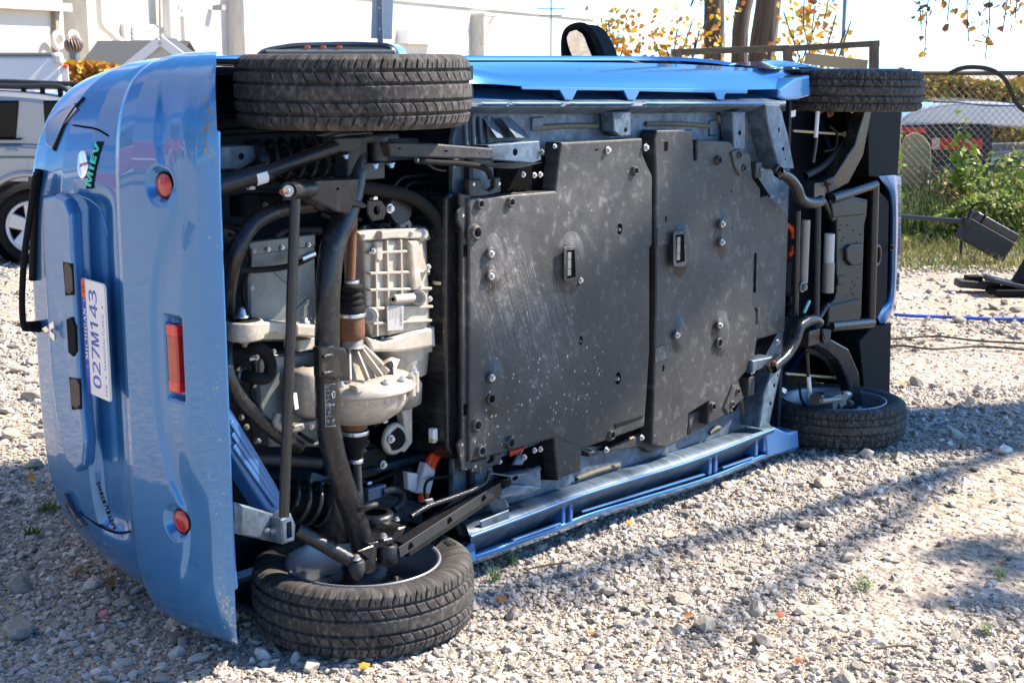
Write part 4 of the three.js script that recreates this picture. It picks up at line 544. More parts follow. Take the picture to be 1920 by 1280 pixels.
TU('brake_hose', mBlackMetal, 5, .09, [[770, 968], [800, 950], [850, 932], [895, 914], [912, 900], [918, 882]]); TU('sensor_wire', mRubber, 3, .0, [[805, 948], [796, 925], [800, 903], [830, 894], [900, 894]]); TU('brake_hose', mDustMetal, 7.5, -.06, [[716, 922], [740, 918], [754, 924], [754, 940], [738, 956]]); BX('pipe_bracket', mUnder, 708, 924, -.06, 36, 24, .02); PL('cable_clip', mUnder, .09, .01, [[798, 938], [812, 934], [820, 948], [804, 952]]);
for (const o of [0, 9]) TU('high_voltage_cable', mOrange, 8, -.05, [[828 + o * .6, 836], [806 + o, 862], [796 + o, 890], [790 + o * .5, 940]]); PL('cable_sleeve', mSleeve, -.02, .03, [[783, 925], [800, 868], [818, 882], [808, 926]], { bevel: .004 }); PL('cable_sleeve', mSleeve, -.03, .02, [[764, 885], [784, 888], [782, 925], [766, 918]]);
const cn = BX('plug_connector', mWhite, 817, 816, .0, 10, 26, .02); BX('plug_latch', mTan, 816, 827, .003, 8, 8, .02, cn);
{ const g = new THREE.TorusGeometry(px2m(24, at(740, 822, 0)), .011, 10, 28); P('torque_rod', place(g, at(738, 822, -.06)), mAlu); PL('torque_rod', mAlu, -.05, .03, [[752, 760], [774, 755], [774, 830], [760, 848], [750, 846], [764, 826]], { bevel: .005, seg: 2 }); CY('torque_bush', mRubber, 22, [738, 822, -.09], [738, 822, -.05]); bolt(733, 823, -.045, 8, mZinc); }
BX('sensor_block', mBlackPlastic, 700, 860, -.08, 50, 40, .06); bolt(718, 871, -.075, 8, mZinc); BX('sensor_block', mBlackPlastic, 690, 888, -.06, 40, 16, .03); TU('wire_loom', mRubber, 7, -.1, [[680, 830], [700, 838], [720, 850], [730, 840]]);
CY('cross_pipe', mDustMetal, 11, [470, 858, -.1], [600, 868, -.1]); P('bay_floor', place(boxG(.42, .02, .2), V(.18, .34, -.24)), mUnder); PL('bay_wall', mUnder, -.2, .02, [[740, 855], [860, 850], [862, 960], [740, 985]]);
// ---------------------------------------------------------------- front end
for (const [pts, holes] of [[[[1436, 196], [1463, 196], [1478, 250], [1490, 316], [1462, 318], [1452, 280], [1440, 230]], [[1461, 243, 3.5, 7], [1469, 279, 4.5, 6], [1473, 298, 2.6, 5]]], [[[1468, 680], [1440, 800], [1424, 802], [1432, 745], [1448, 690], [1432, 690], [1410, 700], [1412, 676], [1452, 668]], [[1459, 704, 2.8, 6], [1452, 722, 4, 6], [1445, 756, 4, 6]]]]) PL('cross_member', mUnder, .09, .08, pts, { holes, bevel: .004 });
for (const s of [0, 1]) { const y = q => s ? 1008 - q * .98 : q; // the two stiffeners mirror one another
  TU('stay_arm', mBlackMetal, 11, .12, s ? [[1448, 690], [1476, 664], [1490, 640], [1500, 612], [1528, 600], [1536, 606]] : [[1460, 322], [1480, 334], [1494, 352], [1503, 374], [1530, 380], [1540, 376]]);
  PL('stay_plate', mBlackMetal, .125, .02, s ? [[1442, 686], [1462, 664], [1472, 668], [1468, 690], [1448, 698]] : [[1455, 318], [1464, 308], [1486, 326], [1492, 340], [1470, 338]], { bevel: .005, seg: 2 }); bolt(s ? 1452 : 1463, s ? 681 : 327, .128, 6, mRust); bolt(s ? 1546 : 1556, s ? 633 : 346, .10, 5, mRust);
  BX('subframe_block', mBlackMetal, s ? 1528 : 1538, s ? 633 : 357, .09, 32, 30, .08); PL('subframe_ear', mDustMetal, .095, .012, s ? [[1544, 616], [1560, 618], [1558, 640], [1546, 646]] : [[1550, 338], [1562, 332], [1570, 352], [1556, 360]]);
  PL('control_arm', mBlackMetal, .04, .05, s ? [[1530, 645], [1560, 636], [1592, 654], [1612, 700], [1618, 768], [1604, 772], [1594, 720], [1572, 676], [1548, 656]] : [[1520, 352], [1565, 330], [1604, 270], [1622, 206], [1636, 206], [1620, 290], [1592, 344], [1560, 362], [1530, 372]], { bevel: .006, seg: 2 });
  TU('steering_rod', mDustMetal, 7, -.02, s ? [[1505, 655], [1535, 662], [1556, 680], [1564, 694]] : [[1510, 330], [1545, 310], [1575, 280], [1588, 266]]); CY('stabiliser_link', mWhite, 4, s ? [1516, 702, .02] : [1534, 205, .02], s ? [1520, 748, .02] : [1530, 258, .02]); CY('stabiliser_link', mBlackMetal, 4, s ? [1513, 660, .02] : [1531, 258, .02], s ? [1516, 705, .02] : [1524, 305, .02]); CY('anti_roll_bar', mTan, 2.5, s ? [1474, 700, -.05] : [1488, 245, -.05], s ? [1566, 708, -.05] : [1584, 252, -.05]); bolt(s ? 1567 : 1584, s ? 707 : 252, -.04, 5, mTan);
  PL('strut_tower', mBlackPlastic, -.02, .1, s ? [[1612, 640], [1640, 610], [1672, 606], [1669, 746], [1622, 742]] : [[1628, 204], [1692, 204], [1684, 332], [1664, 334], [1630, 330]]); TU('loose_wire', mRubber, 2.5, .0, s ? [[1500, 715], [1502, 745], [1515, 768]] : [[1555, 236], [1570, 252], [1566, 276], [1545, 284]]);
  PL('warning_tag', mWhite, .0, .002, s ? [[1468, 726], [1476, 730], [1474, 738], [1467, 734]] : [[1484, 208], [1493, 206], [1492, 218], [1484, 220]], { bevel: 0 });
}
for (const [x, y, r, m] of [[1530, 748, 12, mBlackMetal], [1545, 752, 8, mRust], [1566, 748, 12, mAluDark], [1582, 742, 9, mZinc], [1588, 758, 8, mRust], [1560, 764, 16, mDustMetal], [1612, 768, 6, mZinc]]) CY('knuckle_piece', m, r, [x, y, .06], [x + 8, y - 2, .02]); BX('caliper', mAluDark, 1576, 752, .08, 40, 26, .06); bolt(1580, 737, .1, 4, mRust); CY('caliper_pipe', mAluDark, 5, [1540, 752, .09], [1575, 748, .09]);
bolt(1540, 206, .0, 7, mRust); bolt(1556, 212, .0, 8, mRust); bolt(1598, 206, .0, 6, mTan);
for (const [x0, y0, x1, y1, r, m] of [[1534, 388, 1531, 590, 6, mDustMetal], [1496, 395, 1492, 590, 6, mBlackMetal], [1511, 412, 1506, 530, 9, mAluDark], [1556, 438, 1554, 492, 10, mSleeve], [1554, 492, 1552, 548, 11.5, mAluDark], [1640, 350, 1633, 606, 9, mBlackMetal], [1560, 372, 1642, 346, 9, mBlackMetal], [1556, 612, 1634, 604, 11, mBlackMetal], [1545, 376, 1562, 412, 5, mBlackMetal], [1530, 604, 1552, 570, 6, mBlackMetal]]) CY('subframe_bar', m, r, [x0, y0, .06], [x1, y1, .06]);
bolt(1505, 538, .075, 10, mAluDark); CY('marker_strip', M('#7fd3c0', .5), 3, [1518, 564, .08], [1508, 586, .08]); for (const y of [412, 552]) BX('clip', M('#b9cfc6', .5), 1642, y - 8, .0, 7, 18, .02);
TU('high_voltage_cable', mOrange, 5, .02, [[1474, 420], [1486, 432], [1488, 446]]); TU('high_voltage_cable', mOrange, 5, .02, [[1478, 480], [1486, 470], [1488, 462]]); BX('wire_bundle', mBlackPlastic, 1480, 520, .0, 14, 60, .05); TU('coolant_hose', mRubber, 9, .02, [[1474, 562], [1484, 568], [1478, 592]]);
const tray = PL('front_tray', mGreenBlack, .065, .03, [[1556, 376], [1570, 370], [1596, 367], [1628, 374], [1626, 404], [1622, 420], [1617, 565], [1616, 590], [1612, 606], [1552, 612], [1554, 574], [1566, 560], [1570, 545], [1570, 412], [1561, 410]], { bevel: .005, seg: 2 });
PL('tray_pad', mGreenBlack, .078, .02, [[1588, 466], [1596, 458], [1620, 456], [1619, 496], [1598, 498], [1590, 488]], { parent: tray, bevel: .006, seg: 2 }); PL('tray_pad', mGreenBlack, .074, .014, [[1572, 518], [1586, 516], [1586, 532], [1573, 536]], { parent: tray, bevel: .004 }); PL('tray_pad', mGreenBlack, .076, .02, [[1556, 574], [1616, 560], [1614, 600], [1554, 606]], { parent: tray, bevel: .004 }); PL('tray_pad', mGreenBlack, .076, .02, [[1560, 382], [1596, 370], [1626, 378], [1624, 402], [1564, 408]], { parent: tray, bevel: .004 });
for (let k = 0; k < 26; k++) { const p = at(rr(1572, 1614), rr(420, 590), .0655); P('tray_hole_shade', place(new THREE.CylinderGeometry(.003, .003, .002, 6).rotateX(Math.PI / 2), p), mHoleShade, tray); }  // black dots painted as small shaded holes
TU('tow_loop', mBlackMetal, 3.5, .05, [[1638, 462], [1648, 462], [1650, 480], [1646, 494], [1636, 496]]);
PL('front_valance', mBlackPlastic, .0, .04, [[1640, 350], [1660, 368], [1668, 380], [1664, 560], [1650, 590], [1640, 604]]);
const fb = P('front_bumper', ribbon([[[1648, 330, -.02], [1668, 366, -.02], [1670, 470, -.02], [1664, 560, -.02], [1646, 590, -.02], [1650, 606, -.02]], [[1676, 328, .0], [1680, 366, .01], [1680, 470, .01], [1676, 560, .01], [1668, 590, .0], [1660, 606, .0]], [[1690, 330, -.03], [1691, 366, -.03], [1689, 470, -.03], [1684, 560, -.03], [1676, 592, -.03], [1667, 606, -.03]], [V(3.13, 1.0, -.15), V(3.16, .9, -.15), V(3.16, .7, -.15), V(3.16, .5, -.15), V(3.13, .42, -.15), V(3.12, .38, -.15)], [V(3.05, 1.1, -.32), V(3.07, .9, -.32), V(3.07, .7, -.32), V(3.07, .5, -.32), V(3.05, .4, -.32), V(3.04, .3, -.32)]], 50), mPaint); bolt(1672, 464, .015, 6, mBlackMetal, fb);
// door mirror, its opening towards the car's tail
{ const mh = new THREE.Group(); mh.name = 'door_mirror'; car.add(mh); const X0 = 1.86;
  const slab = (pts, X, th, bevel, holes, seg) => { const q = v => { const p = atX(v[0], v[1], X); return new THREE.Vector2(-p.z, p.y); }; const s = new THREE.Shape(pts.map(q)); for (const h of holes) { const v = h.map(q); const pa = new THREE.Path(); pa.setFromPoints(v); pa.closePath(); s.holes.push(pa); } const g = new THREE.ExtrudeGeometry(s, { depth: th, bevelEnabled: bevel > 0, bevelSize: bevel, bevelThickness: bevel, bevelOffset: -bevel, bevelSegments: seg }); const p = g.attributes.position; for (let i = 0; i < p.count; i++) p.setXYZ(i, X + p.getZ(i), p.getY(i), -p.getX(i)); g.computeVertexNormals(); return g; };
  const out = [[1057, 130], [1054, 78], [1058, 58], [1068, 49], [1084, 45], [1100, 47], [1112, 56], [1122, 72], [1132, 94], [1141, 130]], ring = out.map(q => atX(q[0] + (q[0] < 1090 ? 4 : -4), q[1] + 3, X0));
  part('mirror_back', slab(out, X0 + .03, .07, .02, [], 3), mBlackPlastic, mh); part('mirror_housing', new THREE.TubeGeometry(new THREE.CatmullRomCurve3(ring, false, 'centripetal'), 60, .0135, 10, false).scale(1, 1, 1), mBlackPlastic, mh);
  const gg = slab([[1066, 128], [1065, 70], [1072, 60], [1086, 56], [1098, 64], [1118, 128]], X0 - .0, .002, 0, [], 1), gp = gg.attributes.position; for (let i = 0; i < gp.count; i++) gp.setX(i, gp.getX(i) - .22 * (gp.getY(i) - 1.5) - .1 * (gp.getZ(i) + .82) + .003); gg.computeVertexNormals(); part('mirror_glass', gg, mMirror, mh); part('mirror_stalk', place(boxG(.12, .06, .10, .02, 2), V(X0 + .06, 1.44, -.82)), mBlackPlastic, mh); }
// ---------------------------------------------------------------- ground
const groundY = (x, z) => -.16 * ss(2.5, 7.5, -z - .25 * x) + .012 * (fbm(x * 1.3 + 50, z * 1.3, 3) - .5) + .05 * ss(9, 13, x) - .012;
const soil = (x, z) => fbm(x * .9 + 3, z * .9 + 8, 4);
{
  const xs = [], zs = []; for (let k = -60; k <= 60; k++) { const t = k / 60; xs.push(2 + Math.sign(t) * (Math.abs(t) ** 2.6) * 190 + t * 9); zs.push(-1 + Math.sign(t) * (Math.abs(t) ** 2.6) * 190 + t * 9); }
  const g = grid(120, 120, (u, v, i, j) => V(xs[i], groundY(xs[i], zs[120 - j]), zs[120 - j]), p => [p.x / 3, p.z / 3]);
  struct('ground', g, M('#ffffff', .96, 0, { map: dataTex(1024, 1024, (u, v) => { const n = fbm(u * 9, v * 9, 5), f = fbm(u * 120, v * 120, 3), k = .55 + .16 * n + .42 * (f - .5), b = ss(.46, .66, n); return [lerp(k * 1.06, k * 1.02, b), lerp(k * .99, k * .93, b), lerp(k * .90, k * .80, b)]; }), bumpMap: dataTex(1024, 1024, (u, v) => { const f = fbm(u * 130, v * 130, 3); return [f, f, f]; }, false), bumpScale: .02 }));
}
function stoneG(detail, sd, flat = .7, jag = .5) {
  const g = mergeVertices(new THREE.IcosahedronGeometry(1, detail).deleteAttribute('normal').deleteAttribute('uv'), 1e-4), p = g.attributes.position, pl = [];
  for (let k = 0; k < 9; k++) { const a = hash(sd * 31 + k, 5) * 6.283, c = hash(sd * 17 + k, 9) * 2 - 1, s = Math.sqrt(1 - c * c); pl.push([V(s * Math.cos(a), c, s * Math.sin(a)), .5 + .34 * hash(sd + k, 77)]); }
  for (let i = 0; i < p.count; i++) { const v = V(p.getX(i), p.getY(i), p.getZ(i)); for (const [n, d] of pl) { const e = v.dot(n) - d; if (e > 0) v.addScaledVector(n, -e); } const q = 1 + jag * (hash(i + sd * 91, 3) - .5) * .5; p.setXYZ(i, v.x * q * (1 + .3 * hash(sd, 1)), v.y * q * flat, v.z * q); }
  const f = g.toNonIndexed(); f.computeVertexNormals(); return f;
}
const stoneTex = dataTex(256, 256, (u, v) => { const n = .8 + .4 * (fbm(u * 26, v * 26, 4) - .5); return [n, n * .985, n * .96]; });
{
  const NVAR = 7, list = Array.from({ length: NVAR }, () => []);
  const FWH = V(Math.sin(YAW), 0, -Math.cos(YAW));
  function strew(d0, d1, density, r0, r1, pw) {
    const tan = .46, area = (d1 * d1 - d0 * d0) * tan, n = Math.floor(area * density);
    for (let k = 0; k < n; k++) {
      const D = Math.sqrt(d0 * d0 + rnd() * (d1 * d1 - d0 * d0)), s = (rnd() * 2 - 1) * tan * D, x = CAM.x + FWH.x * D + RT.x * s, z = CAM.z + FWH.z * D + RT.z * s;
      if (x > .1 && x < 2.8 && z < -.4 && z > -1.0) continue;
      if (x > 7.4 + .25 * z + .8 * fbm(z * 2, x * 2, 2) && z < 4 && D > 10.2 && rnd() < .9) continue;
      const so = soil(x, z) + .09 * ss(.5, 1.4, x) * ss(.1, .6, z), r = r0 + (r1 - r0) * rnd() ** pw; if (so > .5 && rnd() < .92 * ss(.5, .62, so)) continue;
      list[Math.floor(rnd() * NVAR)].push([x, groundY(x, z) + r * rr(.0, .55), z, r, rnd()]);
    }
  }
  strew(2.4, 4.6, 15000, .0022, .0058, 1.5); strew(2.4, 4.6, 2400, .0065, .0155, 2.2); strew(4.6, 7.5, 5200, .0034, .008, 1.6); strew(4.6, 7.5, 850, .0075, .019, 2.4); strew(7.5, 11.5, 1300, .006, .015, 1.5); strew(7.5, 11.5, 260, .012, .03, 2); strew(11.5, 17, 160, .012, .03, 1.8);
  strew(2.4, 5, 45, .016, .030, 1.8); strew(5, 11, 18, .022, .045, 2);
  const m = new THREE.Matrix4(), q = new THREE.Quaternion(), c = new THREE.Color(), e = new THREE.Euler();
  const gmat = M('#ffffff', .92, 0);
  const gravel = new THREE.Group(); gravel.name = 'gravel'; gravel.userData = { kind: 'stuff', label: 'pale crushed limestone gravel spread over the yard', category: 'gravel' }; scene.add(gravel);
  list.forEach((L, v) => {
    const im = new THREE.InstancedMesh(stoneG(1, v + 3, rr(.55, .85)), gmat, L.length); im.name = 'gravel_stones'; im.userData.kind = 'stuff'; im.castShadow = im.receiveShadow = true;
    L.forEach(([x, y, z, r, t], i) => {
      e.set(rr(-.5, .5), rnd() * 6.28, rr(-.5, .5)); q.setFromEuler(e); m.compose(V(x, y, z), q, V(r * rr(.8, 1.3), r * rr(.7, 1.05), r)); im.setMatrixAt(i, m);
      const k = .27 + .28 * t + (t > .92 ? .12 : 0) - (t < .15 ? .1 : 0), w = hash(i, v * 7 + 1); c.setRGB(k * (w > .6 ? 1.07 : 1.04), k * (w > .6 ? .95 : .965), k * (w > .6 ? .77 : .86)); im.setColorAt(i, c);
    });
    gravel.add(im);
  });
  console.log('gravel', list.reduce((a, b) => a + b.length, 0));
}
{ // larger stones that can be told apart
  const bg = [0, 1, 2, 3].map(k => { const g = stoneG(4, 40 + k, .66, .04), p = g.attributes.position, uv = []; for (let i = 0; i < p.count; i++) { const v = V(p.getX(i), p.getY(i), p.getZ(i)), q = 1 + .16 * (fbm(v.x * 3 + v.y * 2 + 20, v.z * 3 - v.y + 9, 4) - .5); p.setXYZ(i, v.x * q, v.y * q, v.z * q); uv.push(v.x * .5 + v.y * .2, v.z * .5 + v.y * .4); } g.setAttribute('uv', new THREE.Float32BufferAttribute(uv, 2)); g.computeVertexNormals(); return g; }), mats = ['#c4bdb1', '#cfc6b6', '#b5b0a8'].map(c => M(c, .92, 0, { map: stoneTex }));
  const spots = [[1595, 843, 15], [1543, 906, 19], [1590, 922, 12], [1197, 972, 10], [1376, 991, 11], [1300, 1030, 12], [1274, 1122, 22], [1320, 1170, 26], [1612, 1246, 17], [1790, 1190, 14], [1560, 700, 22], [1720, 716, 16], [1755, 722, 14], [1800, 600, 13], [1870, 575, 14], [1905, 580, 12], [1730, 640, 12], [40, 1098, 26], [32, 1180, 40], [105, 1142, 14], [150, 1150, 12], [230, 1128, 22], [268, 1187, 10], [300, 1270, 18], [362, 1270, 14], [205, 1200, 12], [330, 1190, 16], [60, 745, 22], [30, 690, 18], [85, 790, 18], [20, 815, 24], [65, 870, 20], [25, 640, 14], [45, 590, 16], [1000, 1190, 12], [1160, 1170, 12], [960, 1245, 16], [1080, 1250, 14], [1440, 1200, 13], [1690, 1100, 12], [1500, 1140, 12], [1040, 1060, 10], [1000, 970, 9], [1100, 990, 9]];
  spots.forEach(([x, y, r], k) => { const p = gd(x, y), R = px2m(r, p); p.y = groundY(p.x, p.z) + R * .3; const m = new THREE.Mesh(bg[k % 4], mats[k % 3]); m.name = numbered('limestone_rock'); m.position.copy(p); m.rotation.set(rr(-.3, .3), rnd() * 6.3, rr(-.3, .3)); m.scale.set(R, R * rr(.75, 1), R * rr(.8, 1.1)); m.castShadow = m.receiveShadow = true; scene.add(m); tag(m, k === 0 ? 'pale fist-sized stone resting against the lower front tyre' : x < 420 && y > 900 ? 'pale limestone rock in the shade behind the rear bumper' : x < 420 ? 'pale limestone rock in the sun beyond the tailgate' : x > 1690 && y < 660 ? 'pale limestone rock beside the blue rope' : y < 760 ? 'pale limestone rock in the tree shade past the front tyre' : y < 1000 ? 'pale limestone rock lying in front of the lower sill' : 'pale limestone rock on the open sunlit gravel', 'rock', 'larger rocks lying on the gravel'); });
}
{ // fallen leaves, twigs and litter
  const lm = ['#a5642a', '#c08a2e', '#8a4a25', '#7d5a3a'].map(c => MP(c, .8, 0));
  const leafShape = () => { const n = 14, pts = []; for (let k = 0; k < n; k++) { const a = k / n * 6.283; pts.push([Math.cos(a) * (.7 + .35 * (k % 2)), Math.sin(a) * (.55 + .3 * (k % 2))]); } const g = new THREE.ShapeGeometry(new THREE.Shape(pts.map(q => new THREE.Vector2(...q)))); const p = g.attributes.position; for (let i = 0; i < p.count; i++) p.setZ(i, .25 * p.getX(i) ** 2 - .3 * p.getY(i) ** 2 + .12 * Math.sin(p.getX(i) * 5)); g.rotateX(-Math.PI / 2); g.computeVertexNormals(); return g; };
  const lg = leafShape();
  for (const [x, y, r, c] of [[685, 1256, 17, 1], [1465, 1160, 14, 2], [1500, 1245, 14, 2], [1110, 1192, 13, 0], [1290, 1160, 12, 0], [940, 1130, 16, 3], [205, 1095, 18, 3], [205, 1075, 14, 3], [1692, 722, 10, 1], [1752, 520, 7, 1], [1765, 560, 6, 0], [140, 1075, 15, 3], [1400, 1192, 8, 0], [1875, 1060, 9, 2], [1180, 985, 8, 1], [60, 900, 12, 1], [1755, 480, 6, 0], [1560, 1205, 9, 0]]) { const p = gd(x, y), R = px2m(r, p); p.y = groundY(p.x, p.z) + .022; const m = part(numbered('fallen_leaf'), lg, lm[c], scene); m.position.copy(p); m.scale.setScalar(R); m.rotation.set(rr(-.4, .4), rnd() * 6.3, rr(-.4, .4)); tag(m, c === 1 ? 'dry yellow autumn leaf lying on the gravel' : c === 3 ? 'curled dull brown dead leaf lying on the gravel' : c === 2 ? 'dark russet dry leaf lying on the gravel' : 'orange brown dry leaf lying on the gravel', 'leaf', 'dry leaves fallen on the gravel'); }
  for (const pts of [[[985, 1068], [1020, 1060], [1070, 1054]], [[1640, 1215], [1690, 1210], [1720, 1212]], [[1890, 878], [1905, 885], [1920, 888]]]) solo('twig', tubeG(pts.map(q => gd(q[0], q[1], .02)), .003, 5), M('#6d5844', .9), 'thin dry brown twig lying on the gravel', 'twig', 'dry twigs on the gravel');
  const cap = thing('bottle_cap', 'small pink plastic cap on the shaded gravel behind the bumper', 'bottle cap', null, gd(193, 1150, .02)); part('cap_disc', new THREE.CylinderGeometry(.012, .013, .008, 20).rotateZ(.4), M('#c96a78', .5), cap); part('cap_rim', new THREE.TorusGeometry(.0125, .002, 6, 20).rotateX(Math.PI / 2).rotateZ(.4), M('#c96a78', .5), cap);
}
{ // ropes and cables across the yard
  const rope = (pts, r, c, l, cat, n) => solo(n, tubeG(pts.map(q => { const p = gd(...q); p.y = groundY(p.x, p.z) + .022; return p; }), r, 6, 40), M(c, .8), l, cat);
  rope([[1640, 588], [1700, 594], [1780, 597], [1850, 600], [1935, 601]], .010, '#2c56b8', 'blue rope stretched over the pale gravel', 'rope', 'blue_rope');
  rope([[1630, 642], [1700, 637], [1760, 634], [1830, 641], [1940, 647]], .006, '#3a3a34', 'thin dark cable beside the blue rope', 'cable', 'dark_cable');
  rope([[1630, 654], [1690, 652], [1750, 658], [1840, 652], [1940, 660]], .006, '#45443c', 'second thin dark cable farther from the blue rope', 'cable', 'dark_cable');
}
// ---------------------------------------------------------------- surroundings, each in a frame that faces the camera's way
// frame(px, D): group on the ground at depth D; local x runs to the right of the view, z towards the viewer, units metres
function frame(name, label, category, px, D, turn = 0, group, y0) {
  const p = atD(px, 113.4, D); const y = y0 ?? groundY(p.x, p.z); const g = thing(name, label, category, group, V(p.x, y, p.z)); g.rotation.y = -YAW + turn;
  const Dh = D * (Math.cos(PITCH) + 526.6 / FPX * Math.sin(PITCH)); const X = x => (x - px) * D / FPX, Yv = v => { const w = (640 - v) / FPX; return CAM.y + Dh * (w * Math.cos(PITCH) - Math.sin(PITCH)) / (Math.cos(PITCH) + w * Math.sin(PITCH)) - y; }; return { g, X, Y: Yv, D, m: q => q * D / FPX };
}
const bxp = (name, mat, g, x0, x1, y0, y1, z0, z1, r = .01) => part(name, place(boxG(Math.abs(x1 - x0), Math.abs(y1 - y0), Math.abs(z1 - z0), r, 2), V((x0 + x1) / 2, (y0 + y1) / 2, (z0 + z1) / 2)), mat, g);
const mWall = M('#d9d6cf', .9, 0, { map: scaled(mottle, .3) }); mWall.map = dataTex(256, 256, (u, v) => { const n = .9 + .12 * (fbm(u * 12, v * 12, 4) - .5); return [n, n * .995, n * .98]; });
const mTrim = M('#cfccc4', .8), mBark = M('#7b7068', .95, 0, { map: dataTex(256, 512, (u, v) => { const n = fbm(u * 26, v * 7, 5), k = .48 + .5 * n; return [k, k * .96, k * .92]; }), bumpMap: dataTex(256, 512, (u, v) => { const n = fbm(u * 26, v * 7, 4); return [n, n, n]; }, false), bumpScale: .03 });
mBark.color.set('#8b8178');
// white block building, its long wall running away to the right
{
  const a = atD(-190, 113.4, 29), b = atD(1112, 113.4, 76); a.y = b.y = -.4; const d = b.clone().sub(a), L = d.length(), H = 3.95;
  const g = thing('white_building', 'long white painted block building behind the yard with wall pilasters and pipes', 'building', null, a); g.rotation.y = Math.atan2(-d.z, d.x);
  // local x along the wall, z out of it
  const lx = px => { const r = ray(px, 113.4), t = ((a.x - CAM.x) * d.z - (a.z - CAM.z) * d.x) / (r.x * d.z - r.z * d.x); const p = CAM.clone().addScaledVector(r, t); return { x: Math.hypot(p.x - a.x, p.z - a.z), D: t }; };
  const ly = (px, py) => CAM.y - (py - 113.4) * lx(px).D / FPX - a.y;
  bxp('wall', mWall, g, 0, L, 0, H, -8, 0); bxp('parapet_coping', mTrim, g, -.05, L + .1, H, H + .14, -8.1, .12);
  for (const [x0, x1, top] of [[428, 468, H - .02], [884, 913, H - .3]]) { const p = bxp('pilaster', mWall, g, lx(x0).x, lx(x1).x, 0, top, .002, .55); bxp('pilaster_cap', mTrim, g, lx(x0).x - .05, lx(x1).x + .05, top, top + .1, 0, .6); }
  bxp('pilaster', mWall, g, lx(120).x, lx(135).x, 0, H - .05, .002, .7);
  bxp('side_wing', M('#c9c1b4', .9), g, -4, lx(38).x, 0, H - .02, .003, 1.2); bxp('gutter', mTrim, g, -4, lx(34).x, ly(10, 24), ly(10, 10), 1.2, 1.5); bxp('downpipe', M('#8d8577', .8), g, lx(14).x, lx(22).x, 0, ly(18, 24), 1.2, 1.32);
  for (const [x, y] of [[6, 77], [36, 76]]) part('extractor_fan', place(new THREE.TorusGeometry(.16, .06, 10, 24), V(lx(x).x, ly(x, y), 1.45)), mTrim, g);
  const pipe = (pts, r, n = 'downpipe') => part(n, tubeG(pts.map(q => V(lx(q[0]).x, ly(q[0], q[1]), .35)), r, 10, 60), mTrim, g);
  pipe([[170, -40], [170, 30], [171, 48], [184, 60], [208, 85]], .11); pipe([[298, -40], [298, 30], [298, 110]], .16); pipe([[313, -40], [311, 20], [312, 110]], .05, 'conduit'); pipe([[345, -10], [338, 6], [326, 24], [325, 36], [326, 110]], .09, 'conduit'); pipe([[311, 30], [326, 30]], .06, 'conduit');
  bxp('louvre_frame', mTrim, g, lx(228).x, lx(292).x, ly(260, 84), ly(260, 47), .002, .12); for (let k = 0; k < 4; k++) { const y = 51 + k * 8; part('louvre_slat', place(boxG(lx(286).x - lx(240).x, .16, .03, .004).rotateX(-.6), V((lx(286).x + lx(240).x) / 2, ly(262, y + 3), .16)), mWhite, g); }
  part('wall_lamp', place(boxG(.22, .14, .3), V(lx(399).x, ly(399, 17), .25)), M('#8b8b88', .6), g); part('lamp_arm', tubeG([V(lx(397).x, ly(397, 2), .05), V(lx(398).x, ly(398, 12), .25)], .02, 6), mTrim, g);
  part('roof_cable', tubeG([[902, 28], [890, 45], [882, 70], [874, 82]].map(q => V(lx(q[0]).x, ly(...q), .7)), .03, 6), M('#8b8175', .8), g); part('parapet_box', place(boxG(3, .5, .5), V(lx(775).x, ly(775, 70), .2)), mWhite, g);
}
